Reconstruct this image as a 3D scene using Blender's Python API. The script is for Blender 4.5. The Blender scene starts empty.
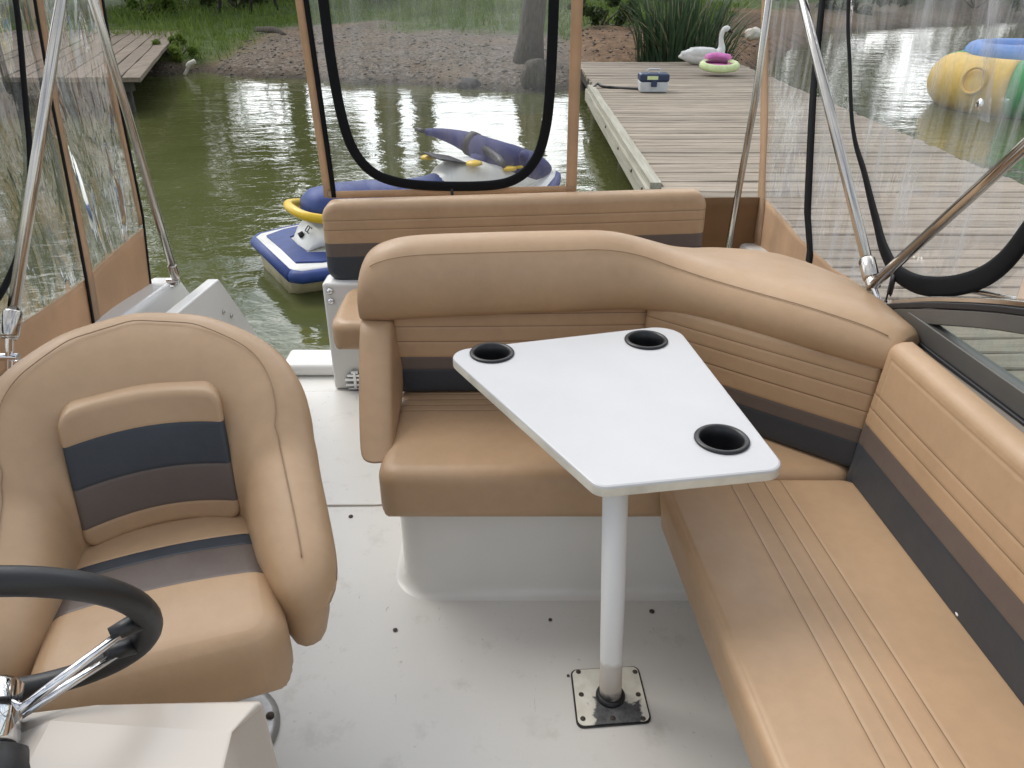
import bpy, bmesh, math, random
from mathutils import Vector, Matrix, noise as mnoise
R = math.radians
rnd = random.Random(11)
scn = bpy.context.scene
col = scn.collection

# ------------------------------------------------------------------ materials
MATS = {}
def nodes(name):
    m = bpy.data.materials.new(name); m.use_nodes = True
    nt = m.node_tree; nt.nodes.clear()
    out = nt.nodes.new('ShaderNodeOutputMaterial')
    MATS[name] = m
    return m, nt, out
def N(nt, t, **kw):
    n = nt.nodes.new(t)
    for k, v in kw.items():
        if k in n.inputs.keys() if hasattr(n.inputs, 'keys') else False: n.inputs[k].default_value = v
        else: setattr(n, k, v)
    return n
def coords(nt, scale=(1, 1, 1)):
    tc = nt.nodes.new('ShaderNodeTexCoord'); mp = nt.nodes.new('ShaderNodeMapping')
    mp.inputs['Scale'].default_value = scale
    nt.links.new(tc.outputs['Object'], mp.inputs['Vector'])
    return mp.outputs['Vector']
def noise_tex(nt, vec, scale, detail=4, rough=.55, dist=0):
    n = nt.nodes.new('ShaderNodeTexNoise')
    n.inputs['Scale'].default_value = scale; n.inputs['Detail'].default_value = detail
    n.inputs['Roughness'].default_value = rough; n.inputs['Distortion'].default_value = dist
    nt.links.new(vec, n.inputs['Vector'])
    return n.outputs['Fac']
def ramp(nt, fac, stops, interp='LINEAR'):
    r = nt.nodes.new('ShaderNodeValToRGB'); e = r.color_ramp.elements; r.color_ramp.interpolation = interp
    while len(e) < len(stops): e.new(.5)
    for q, (p, c) in zip(e, stops):
        q.position = p; q.color = (c[0], c[1], c[2], 1) if hasattr(c, '__len__') else (c, c, c, 1)
    nt.links.new(fac, r.inputs['Fac'])
    return r.outputs['Color']
def mixc(nt, fac, a, b, mode='MIX'):
    m = nt.nodes.new('ShaderNodeMix'); m.data_type = 'RGBA'; m.blend_type = mode
    for s, v in ((m.inputs[0], fac), (m.inputs[6], a), (m.inputs[7], b)):
        if hasattr(v, 'is_linked') or hasattr(v, 'links'): nt.links.new(v, s)
        elif hasattr(v, '__len__'): s.default_value = (v[0], v[1], v[2], 1)
        else: s.default_value = v
    return m.outputs[2]
def bump(nt, h, strength=.3, dist=.002, normal=None):
    b = nt.nodes.new('ShaderNodeBump'); b.inputs['Strength'].default_value = strength; b.inputs['Distance'].default_value = dist
    nt.links.new(h, b.inputs['Height'])
    if normal is not None: nt.links.new(normal, b.inputs['Normal'])
    return b.outputs['Normal']
def principled(nt, out, color, rough=.5, metal=0, spec=.5, normal=None, **kw):
    p = nt.nodes.new('ShaderNodeBsdfPrincipled')
    if hasattr(color, 'links') or hasattr(color, 'is_linked'): nt.links.new(color, p.inputs['Base Color'])
    else: p.inputs['Base Color'].default_value = (*color, 1)
    if hasattr(rough, 'is_linked'): nt.links.new(rough, p.inputs['Roughness'])
    else: p.inputs['Roughness'].default_value = rough
    p.inputs['Metallic'].default_value = metal; p.inputs['Specular IOR Level'].default_value = spec
    if normal is not None: nt.links.new(normal, p.inputs['Normal'])
    for k, v in kw.items(): p.inputs[k].default_value = v
    nt.links.new(p.outputs[0], out.inputs['Surface'])
    return p
def plain(name, color, rough=.5, metal=0, spec=.5, var=.12, nscale=8, bscale=0, bstr=.2, bdist=.001, stretch=(1, 1, 1), **kw):
    m, nt, out = nodes(name)
    v = coords(nt, stretch)
    f = noise_tex(nt, v, nscale, 5)
    lo = [c * (1 - var) for c in color]; hi = [min(1, c * (1 + var)) for c in color]
    c = ramp(nt, f, [(.3, lo), (.7, hi)])
    nm = None
    if bscale: nm = bump(nt, noise_tex(nt, v, bscale, 3), bstr, bdist)
    principled(nt, out, c, rough, metal, spec, nm, **kw)
    return m
def leather(name, color, rough=.42, var=.07):
    m, nt, out = nodes(name); v = coords(nt)
    f = noise_tex(nt, v, 5, 4); f2 = noise_tex(nt, v, 38, 3)
    c = ramp(nt, f, [(.3, [q * (1 - var) for q in color]), (.7, [q * (1 + var) for q in color])])
    c = mixc(nt, .12, c, ramp(nt, f2, [(.35, [q * .75 for q in color]), (.65, [q * 1.1 for q in color])]))
    vo = nt.nodes.new('ShaderNodeTexVoronoi'); vo.inputs['Scale'].default_value = 620; nt.links.new(v, vo.inputs['Vector'])
    nm = bump(nt, vo.outputs['Distance'], .14, .0006)
    nm = bump(nt, noise_tex(nt, v, 13, 4), .3, .005, nm)
    rr = ramp(nt, noise_tex(nt, v, 9, 3), [(.3, rough - .07), (.7, rough + .1)])
    principled(nt, out, c, rr, 0, .45, nm)
    return m
TAN = (.445, .293, .172)
leather('tan', TAN); leather('tan_dark', (.30, .185, .10)); leather('seam', (.21, .13, .075))
leather('brown_grey', (.125, .098, .085)); leather('navy', (.037, .044, .054), .42)
plain('thread', (.30, .195, .115), .6)

# gelcoat floor with dirt and scuffs
def gelcoat(name, base, dirt=True):
    m, nt, out = nodes(name); v = coords(nt)
    c = ramp(nt, noise_tex(nt, v, 2.2, 5), [(.3, [q * .93 for q in base]), (.7, base)])
    if dirt:
        d1 = ramp(nt, noise_tex(nt, v, 11, 8, .7), [(.56, 0), (.75, .45)])
        c = mixc(nt, d1, c, (.40, .36, .31))
        d2 = ramp(nt, noise_tex(nt, v, 46, 4, .6), [(.68, 0), (.74, .4)])
        c = mixc(nt, d2, c, (.22, .17, .13))
        d3 = ramp(nt, noise_tex(nt, coords(nt, (1, .25, 1)), 60, 2, .5, 1.5), [(.73, 0), (.78, .3)])
        c = mixc(nt, d3, c, (.22, .18, .15))
    nm = bump(nt, noise_tex(nt, v, 350, 2), .06 if dirt else .02, .0006)
    principled(nt, out, c, .38 if dirt else .25, 0, .45, nm)
    return m
gelcoat('floor_gel', (.70, .685, .65)); gelcoat('gel', (.74, .73, .70), False)
gelcoat('console_gel', (.52, .46, .395), False)
plain('table_white', (.54, .535, .535), .42, var=.035, nscale=5, bscale=160, bstr=.04)
plain('table_edge', (.64, .61, .52), .45, var=.2, nscale=12)
plain('black_plastic', (.012, .012, .013), .35)
plain('black_rubber', (.014, .014, .015), .42, bscale=300, bstr=.15)
plain('black_tape', (.004, .0045, .006), .7, 0, .2, bscale=400, bstr=.3)
plain('steel', (.50, .47, .43), .16, 1, var=.06, nscale=20)
plain('chrome', (.75, .75, .76), .07, 1, var=.02)
plain('cast_metal', (.42, .42, .42), .4, .9, var=.15, nscale=30)
plain('frame_grey', (.12, .115, .105), .42, .35, var=.08)
plain('trim_grey', (.26, .235, .205), .45)
plain('gasket', (.012, .012, .014), .5)
plain('rust', (.06, .045, .035), .7, var=.5, nscale=90)
# canvas
def canvas(name, color):
    m, nt, out = nodes(name); v = coords(nt)
    c = ramp(nt, noise_tex(nt, v, 6, 5), [(.3, [q * .88 for q in color]), (.7, [q * 1.08 for q in color])])
    w = noise_tex(nt, v, 520, 2)
    nm = bump(nt, w, .35, .001); nm = bump(nt, noise_tex(nt, coords(nt, (6, 6, 1)), 3, 3), .5, .012, nm)
    p = principled(nt, out, c, .85, 0, .2, nm)
    tr = nt.nodes.new('ShaderNodeBsdfTranslucent'); nt.links.new(c, tr.inputs['Color'])
    mx = nt.nodes.new('ShaderNodeMixShader'); mx.inputs[0].default_value = .42
    nt.links.new(p.outputs[0], mx.inputs[1]); nt.links.new(tr.outputs[0], mx.inputs[2]); nt.links.new(mx.outputs[0], out.inputs['Surface'])
    return m
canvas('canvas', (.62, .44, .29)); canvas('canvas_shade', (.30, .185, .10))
# clear vinyl sheet
def schlick(nt, f0, f1, nm=None):
    lw = nt.nodes.new('ShaderNodeLayerWeight'); lw.inputs['Blend'].default_value = .5
    if nm is not None: nt.links.new(nm, lw.inputs['Normal'])
    pw = nt.nodes.new('ShaderNodeMath'); pw.operation = 'POWER'; pw.inputs[1].default_value = 4.2; nt.links.new(lw.outputs['Facing'], pw.inputs[0])
    mu = nt.nodes.new('ShaderNodeMath'); mu.operation = 'MULTIPLY_ADD'; mu.use_clamp = True; mu.inputs[1].default_value = f1; mu.inputs[2].default_value = f0
    nt.links.new(pw.outputs[0], mu.inputs[0]); return mu
def vinyl(name, wave=1.0, haze_glare=.06, refl=1.0, sc=(5, 5, 1.6)):
    m, nt, out = nodes(name); v = coords(nt, sc)
    h = noise_tex(nt, v, 2.2, 2, .5, 1.2)
    h2 = noise_tex(nt, coords(nt, (14, 14, 3)), 2, 2)
    nm = bump(nt, h, .5 * wave, .006); nm = bump(nt, h2, .3 * wave, .0012, nm)
    mu = schlick(nt, .085 * refl, .75 * refl, nm)
    gl = nt.nodes.new('ShaderNodeBsdfGlossy'); gl.inputs['Roughness'].default_value = .06; gl.inputs['Color'].default_value = (1, 1, 1, 1)
    nt.links.new(nm, gl.inputs['Normal'])
    tp = nt.nodes.new('ShaderNodeBsdfTransparent'); tp.inputs['Color'].default_value = (.97, .975, .975, 1)
    df = nt.nodes.new('ShaderNodeBsdfDiffuse'); df.inputs['Color'].default_value = (.75, .76, .78, 1)
    tl = nt.nodes.new('ShaderNodeBsdfTranslucent'); tl.inputs['Color'].default_value = (.75, .76, .78, 1)
    ad = nt.nodes.new('ShaderNodeMixShader'); ad.inputs[0].default_value = .5
    nt.links.new(df.outputs[0], ad.inputs[1]); nt.links.new(tl.outputs[0], ad.inputs[2])
    hz = ramp(nt, noise_tex(nt, coords(nt, (9, 9, .9)), 2, 5, .65, .6), [(.42, haze_glare * .5), (.72, haze_glare * 3.2)])  # milky vinyl; its pale diffuse streaks also paint in white reflections
    m1 = nt.nodes.new('ShaderNodeMixShader'); nt.links.new(hz, m1.inputs[0])
    nt.links.new(tp.outputs[0], m1.inputs[1]); nt.links.new(ad.outputs[0], m1.inputs[2])
    m2 = nt.nodes.new('ShaderNodeMixShader'); nt.links.new(mu.outputs[0], m2.inputs[0])
    nt.links.new(m1.outputs[0], m2.inputs[1]); nt.links.new(gl.outputs[0], m2.inputs[2])
    nt.links.new(m2.outputs[0], out.inputs['Surface'])
    return m
vinyl('vinyl_left', 13, .10, 2.6, (2.0, 2.0, .9)); vinyl('vinyl_right', 3.0, .15, .9, (2.6, 2.6, .9)); vinyl('vinyl_rear', .5, .05, .6)
m, nt, out = nodes('window_glass')
fr = schlick(nt, .05, .8)
gl = nt.nodes.new('ShaderNodeBsdfGlossy'); gl.inputs['Roughness'].default_value = .02
tp = nt.nodes.new('ShaderNodeBsdfTransparent'); tp.inputs['Color'].default_value = (.78, .86, .82, 1)
mx = nt.nodes.new('ShaderNodeMixShader')
nt.links.new(fr.outputs[0], mx.inputs[0]); nt.links.new(tp.outputs[0], mx.inputs[1]); nt.links.new(gl.outputs[0], mx.inputs[2]); nt.links.new(mx.outputs[0], out.inputs['Surface'])
# stained table pole, worn base plate
m, nt, out = nodes('pole_paint'); v = coords(nt)
sep = nt.nodes.new('ShaderNodeSeparateXYZ'); nt.links.new(v, sep.inputs[0])
ad = nt.nodes.new('ShaderNodeMath'); ad.operation = 'MULTIPLY_ADD'; ad.inputs[1].default_value = .07; nt.links.new(noise_tex(nt, v, 22, 3), ad.inputs[0]); nt.links.new(sep.outputs[2], ad.inputs[2])
c = ramp(nt, ad.outputs[0], [(.055, (.06, .06, .06)), (.075, (.50, .45, .40)), (.155, (.58, .54, .49)), (.17, (.78, .78, .77))])
principled(nt, out, c, .4, 0, .4)
m, nt, out = nodes('plate_paint'); v = coords(nt)
sep = nt.nodes.new('ShaderNodeSeparateXYZ'); nt.links.new(v, sep.inputs[0])
f = nt.nodes.new('ShaderNodeMath'); f.operation = 'MULTIPLY_ADD'; f.inputs[1].default_value = .09; nt.links.new(noise_tex(nt, v, 28, 5, .6), f.inputs[0]); nt.links.new(sep.outputs[1], f.inputs[2])
msk = ramp(nt, f.outputs[0], [(.036, 1), (.042, 0)])
mp = nt.nodes.new('ShaderNodeMath'); mp.operation = 'MULTIPLY_ADD'; mp.inputs[1].default_value = 1; nt.links.new(sep.outputs[0], mp.inputs[0]); nz_ = nt.nodes.new('ShaderNodeMath'); nz_.operation = 'MULTIPLY_ADD'; nz_.inputs[1].default_value = .06; nz_.inputs[2].default_value = .47; nt.links.new(noise_tex(nt, v, 35, 4), nz_.inputs[0]); nt.links.new(nz_.outputs[0], mp.inputs[2])
msk2 = ramp(nt, mp.outputs[0], [(.452, 0), (.458, 1), (.566, 1), (.574, 0)])
mm = nt.nodes.new('ShaderNodeMath'); mm.operation = 'MULTIPLY'; nt.links.new(msk, mm.inputs[0]); nt.links.new(msk2, mm.inputs[1])
worn = ramp(nt, noise_tex(nt, v, 60, 5, .7), [(.35, (.07, .073, .078)), (.7, (.17, .17, .175))])
base = ramp(nt, noise_tex(nt, v, 40, 5), [(.3, (.68, .65, .56)), (.65, (.80, .78, .70))])
principled(nt, out, mixc(nt, mm.outputs[0], base, worn), .8, 0, .1, bump(nt, noise_tex(nt, v, 80, 3), .2, .001))
# weathered dock timber: per-plank tone in a colour attribute
def timber(name, dark, light, axis):
    m, nt, out = nodes(name)
    at = nt.nodes.new('ShaderNodeAttribute'); at.attribute_name = 'tone'
    s = (1.2, 26, 26) if axis == 'x' else (26, 1.2, 26)
    tc = nt.nodes.new('ShaderNodeTexCoord'); mp = nt.nodes.new('ShaderNodeMapping'); mp.inputs['Scale'].default_value = s
    of = nt.nodes.new('ShaderNodeVectorMath'); of.operation = 'SCALE'; of.inputs['Scale'].default_value = 37
    nt.links.new(at.outputs['Color'], of.inputs[0]); nt.links.new(tc.outputs['Object'], mp.inputs['Vector']); nt.links.new(of.outputs[0], mp.inputs['Location'])
    g = noise_tex(nt, mp.outputs[0], 1.3, 6, .65, .4)
    c = ramp(nt, g, [(.28, dark), (.5, [(a + b) / 2 for a, b in zip(dark, light)]), (.72, light)])
    t = ramp(nt, at.outputs['Fac'], [(0, .84), (1, 1.12)])
    c = mixc(nt, 1.0, c, t, 'MULTIPLY')
    blot = ramp(nt, noise_tex(nt, coords(nt), 1.6, 6, .7), [(.45, 0), (.75, .5)])
    c = mixc(nt, blot, c, [q * 1.0 + .03 for q in dark])
    principled(nt, out, c, .85, 0, .25, bump(nt, g, .6, .006))
    return m
timber('dock_wood', (.205, .170, .132), (.45, .385, .305), 'x')
timber('landing_wood', (.10, .078, .06), (.29, .235, .18), 'y')
timber('beam_wood', (.33, .31, .24), (.60, .58, .49), 'y')
plain('dark_wood', (.045, .04, .034), .8, var=.4, nscale=14, bscale=40, bstr=.4, bdist=.01)
# water
m, nt, out = nodes('water')
v = coords(nt); vw = coords(nt, (1.0, 1.5, 1))
h1 = noise_tex(nt, vw, 1.1, 2, .5, .3); h2 = noise_tex(nt, vw, 4.2, 3, .55, .6); h3 = noise_tex(nt, vw, 15, 2, .5)
nm = bump(nt, h1, .30, .05); nm = bump(nt, h2, .35, .015, nm); nm = bump(nt, h3, .2, .004, nm)
c = ramp(nt, noise_tex(nt, v, .5, 3), [(.3, (.066, .074, .024)), (.7, (.096, .104, .040))])
principled(nt, out, c, .035, 0, .5, nm, IOR=1.33)
# bank
m, nt, out = nodes('bank_ground'); v = coords(nt)
at = nt.nodes.new('ShaderNodeAttribute'); at.attribute_name = 'cover'   # r grass, g wet rim, b brown earth
sp = nt.nodes.new('ShaderNodeSeparateColor'); nt.links.new(at.outputs['Color'], sp.inputs[0])
vo = nt.nodes.new('ShaderNodeTexVoronoi'); vo.inputs['Scale'].default_value = 22; nt.links.new(v, vo.inputs['Vector'])
vc = nt.nodes.new('ShaderNodeSeparateColor'); nt.links.new(vo.outputs['Color'], vc.inputs[0])
grav = ramp(nt, vc.outputs[0], [(0, (.06, .047, .036)), (.5, (.115, .094, .074)), (1, (.23, .20, .165))])
grav = mixc(nt, ramp(nt, noise_tex(nt, v, .9, 6, .7), [(.4, 0), (.7, .75)]), grav, (.17, .125, .085))
earth = ramp(nt, noise_tex(nt, v, 5, 7, .7), [(.3, (.09, .055, .035)), (.7, (.27, .175, .105))])
grs = ramp(nt, noise_tex(nt, v, 6, 6, .7), [(.3, (.035, .055, .015)), (.7, (.10, .14, .035))])
c = mixc(nt, sp.outputs[2], grav, earth); c = mixc(nt, sp.outputs[0], c, grs); c = mixc(nt, sp.outputs[1], c, (.035, .03, .022))
nm = bump(nt, vo.outputs['Distance'], .5, .03); nm = bump(nt, noise_tex(nt, v, 3, 6), .6, .1, nm)
principled(nt, out, c, .9, 0, .2, nm)
def leafmat(name, a, b, trans=.35):
    m, nt, out = nodes(name); v = coords(nt)
    c = ramp(nt, noise_tex(nt, v, 1.7, 4, .7), [(.3, a), (.7, b)])
    p = principled(nt, out, c, .6, 0, .3)
    t = nt.nodes.new('ShaderNodeBsdfTranslucent'); nt.links.new(c, t.inputs[0])
    x = nt.nodes.new('ShaderNodeMixShader'); x.inputs[0].default_value = trans
    nt.links.new(p.outputs[0], x.inputs[1]); nt.links.new(t.outputs[0], x.inputs[2]); nt.links.new(x.outputs[0], out.inputs[0])
leafmat('leaf', (.03, .05, .014), (.075, .105, .03)); leafmat('leaf_dark', (.016, .026, .012), (.04, .056, .022))
leafmat('grass', (.075, .13, .016), (.20, .27, .055)); leafmat('reed', (.03, .06, .03), (.10, .15, .075)); leafmat('dry_reed', (.2, .19, .10), (.33, .31, .19))
plain('bark', (.085, .07, .055), .9, var=.4, nscale=9, bscale=25, bstr=.8, bdist=.03, stretch=(3, 3, .6))
plain('stone', (.135, .115, .095), .85, var=.3, nscale=12, bscale=30, bstr=.5, bdist=.01)
plain('white_stone', (.62, .58, .50), .8, var=.15, nscale=12, bscale=30, bstr=.4, bdist=.01)
plain('white_plastic', (.78, .78, .76), .4, var=.05); plain('swan_white', (.74, .73, .70), .5, var=.12, nscale=9)
plain('blue_plastic', (.02, .035, .085), .4); plain('grey_plastic', (.55, .57, .58), .45)
plain('ski_blue', (.018, .045, .19), .55, var=.2, nscale=14, bscale=220, bstr=.2)
plain('cover_blue', (.035, .042, .14), .75, var=.2, nscale=6, bscale=90, bstr=.3)
plain('ski_white', (.76, .75, .70), .3, var=.06); plain('yellow', (.72, .47, .02), .35, var=.06)
plain('hull_cream', (.36, .31, .19), .4, var=.25, nscale=6)
plain('dark_vinyl', (.02, .02, .026), .6)
plain('tube_yellow', (.78, .50, .075), .5, var=.1, nscale=5); plain('tube_green', (.02, .33, .085), .5, var=.12, nscale=5); plain('tube_blue', (.10, .27, .68), .5, var=.12, nscale=5)
plain('pink', (.72, .22, .52), .6, var=.2, nscale=14); plain('lime', (.62, .72, .36), .5, var=.12, nscale=12); plain('plum', (.15, .03, .09), .6)

# ------------------------------------------------------------------ object helpers
ORG = {}
def tag(o, label=None, cat=None, group=None, kind=None):
    if label: o['label'] = label
    if cat: o['category'] = cat
    if group: o['group'] = group
    if kind: o['kind'] = kind
    return o
def thing(name, label, cat, loc=(0, 0, 0), group=None):
    o = bpy.data.objects.new(name, None); col.objects.link(o); o.location = loc; o.empty_display_size = .1
    ORG[o.name] = Vector(loc)
    return tag(o, label, cat, group)
def obj(name, verts, faces, mats, parent=None, smooth=True, mi=None, bevel=0, segs=2, sub=0, solid=0, loc=None, edges_sharp=None):
    """one mesh object; verts are world positions"""
    vs = [Vector(v) for v in verts]
    if parent is not None: org = ORG[parent.name]
    elif loc is not None: org = Vector(loc)
    else:
        n = len(vs); org = Vector((sum(v.x for v in vs) / n, sum(v.y for v in vs) / n, min(v.z for v in vs)))
    me = bpy.data.meshes.new(name)
    me.from_pydata([tuple(v - org) for v in vs], [], faces)
    if isinstance(mats, str): mats = [mats]
    for q in mats: me.materials.append(MATS[q])
    if mi: me.polygons.foreach_set('material_index', mi)
    bm = bmesh.new(); bm.from_mesh(me)
    bmesh.ops.recalc_face_normals(bm, faces=bm.faces)
    bm.to_mesh(me); bm.free()
    me.polygons.foreach_set('use_smooth', [smooth] * len(me.polygons))
    o = bpy.data.objects.new(name, me); col.objects.link(o)
    if parent is not None: o.parent = parent
    else: o.location = org
    ORG[o.name] = org
    if bevel:
        b = o.modifiers.new('b', 'BEVEL'); b.width = bevel; b.segments = segs; b.limit_method = 'ANGLE'; b.angle_limit = R(35)
        b.harden_normals = True
    if solid:
        s = o.modifiers.new('s', 'SOLIDIFY'); s.thickness = solid; s.offset = 0
    if sub:
        s = o.modifiers.new('d', 'SUBSURF'); s.levels = sub; s.render_levels = sub
    return o
class MB:
    def __init__(s): s.v = []; s.f = []; s.m = []
    def add(s, v, f, m=0):
        o = len(s.v); s.v += [Vector(q) for q in v]; s.f += [tuple(i + o for i in q) for q in f]; s.m += [m] * len(f); return s
    def box(s, x0, x1, y0, y1, z0, z1, m=0, M=None):
        v = [Vector((x, y, z)) for z in (z0, z1) for y in (y0, y1) for x in (x0, x1)]
        if M: v = [M @ q for q in v]
        return s.add(v, [(0, 1, 3, 2), (4, 6, 7, 5), (0, 4, 5, 1), (2, 3, 7, 6), (0, 2, 6, 4), (1, 5, 7, 3)], m)
    def tube(s, pts, r, n=12, m=0, cap=True, flat=1.0, up=None):
        pts = [Vector(p) for p in pts]; rs = r if hasattr(r, '__len__') else [r] * len(pts)
        rings = []; prev = None
        for i, p in enumerate(pts):
            t = (pts[min(i + 1, len(pts) - 1)] - pts[max(i - 1, 0)]).normalized()
            if prev is None:
                a = Vector(up) if up else (Vector((0, 0, 1)) if abs(t.z) < .9 else Vector((1, 0, 0)))
            else: a = prev
            a = (a - t * a.dot(t)).normalized(); prev = a; b = t.cross(a)
            rings.append([p + (a * math.cos(2 * math.pi * k / n) * flat + b * math.sin(2 * math.pi * k / n)) * rs[i] for k in range(n)])
        return s.loft(rings, True, cap, m)
    def loft(s, rings, closed=True, cap=True, m=0):
        n = len(rings[0]); v = [q for r in rings for q in r]; f = []
        for i in range(len(rings) - 1):
            for k in range(n if closed else n - 1):
                k2 = (k + 1) % n; f.append((i * n + k, i * n + k2, (i + 1) * n + k2, (i + 1) * n + k))
        if cap and closed: f.append(tuple(range(n))); f.append(tuple((len(rings) - 1) * n + k for k in range(n - 1, -1, -1)))
        return s.add(v, f, m)
    def lathe(s, prof, c, n=32, m=0, M=None, cap=True):
        rings = []
        for r, z in prof:
            ring = [Vector((r * math.cos(2 * math.pi * k / n), r * math.sin(2 * math.pi * k / n), z)) for k in range(n)]
            if M: ring = [M @ q for q in ring]
            rings.append([q + Vector(c) for q in ring])
        return s.loft(rings, True, cap, m)
    def prism(s, poly, z0, z1, m=0, M=None):
        n = len(poly); v = [Vector((p[0], p[1], z0)) for p in poly] + [Vector((p[0], p[1], z1)) for p in poly]
        if M: v = [M @ q for q in v]
        f = [tuple(range(n - 1, -1, -1)), tuple(range(n, 2 * n))] + [(k, (k + 1) % n, n + (k + 1) % n, n + k) for k in range(n)]
        return s.add(v, f, m)
    def obj(s, name, mats, parent=None, **kw):
        return obj(name, s.v, s.f, mats, parent, mi=s.m if len(set(s.m)) > 1 else None, **kw)
def torus(c, n, Rr, r, seg=48, ns=14, a0=0, a1=2 * math.pi, e1=None):
    n = Vector(n).normalized(); e1 = Vector(e1) if e1 else (Vector((1, 0, 0)) if abs(n.x) < .9 else Vector((0, 1, 0)))
    e1 = (e1 - n * e1.dot(n)).normalized(); e2 = n.cross(e1); mb = MB(); rings = []
    full = abs(a1 - a0 - 2 * math.pi) < 1e-4
    for i in range(seg + (0 if full else 1)):
        a = a0 + (a1 - a0) * i / seg; d = e1 * math.cos(a) + e2 * math.sin(a)
        rings.append([Vector(c) + d * (Rr + r * math.cos(2 * math.pi * k / ns)) + n * r * math.sin(2 * math.pi * k / ns) for k in range(ns)])
    if full: rings.append(rings[0])
    mb.loft(rings, True, not full)
    return mb
def rpoly(pts, rad, n=8):
    out = []; L = len(pts)
    for i in range(L):
        p0, p, p1 = Vector(pts[i - 1]), Vector(pts[i]), Vector(pts[(i + 1) % L]); r = rad[i] if hasattr(rad, '__len__') else rad
        if r <= 0: out.append(p); continue
        a = (p0 - p).normalized(); b = (p1 - p).normalized(); ang = a.angle(b); t = min(r / math.tan(ang / 2), (p0 - p).length * .49, (p1 - p).length * .49); rr = t * math.tan(ang / 2)
        cdir = (a + b).normalized(); c = p + cdir * (rr / math.sin(ang / 2)); s = p + a * t - c; e = p + b * t - c
        for k in range(n + 1):
            q = k / n; w = s.lerp(e, q)
            th = s.angle(e); ss = math.sin(th)
            w = s * (math.sin((1 - q) * th) / ss) + e * (math.sin(q * th) / ss) if ss > 1e-6 else w
            out.append(c + w)
    return out
def smoothpath(pts, n=8):
    P = [Vector(p) for p in pts]; out = []
    for i in range(len(P) - 1):
        p0 = P[max(i - 1, 0)]; p1 = P[i]; p2 = P[i + 1]; p3 = P[min(i + 2, len(P) - 1)]
        for k in range(n):
            t = k / n
            out.append(.5 * ((2 * p1) + (-p0 + p2) * t + (2 * p0 - 5 * p1 + 4 * p2 - p3) * t * t + (-p0 + 3 * p1 - 3 * p2 + p3) * t ** 3))
    out.append(P[-1]); return out
def lerp_tab(tab, x):
    if x <= tab[0][0]: return tab[0][1]
    for (a, u), (b, w) in zip(tab, tab[1:]):
        if x <= b: return u + (w - u) * (x - a) / (b - a)
    return tab[-1][1]
def sm(t): t = max(0, min(1, t)); return t * t * (3 - 2 * t)

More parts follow.
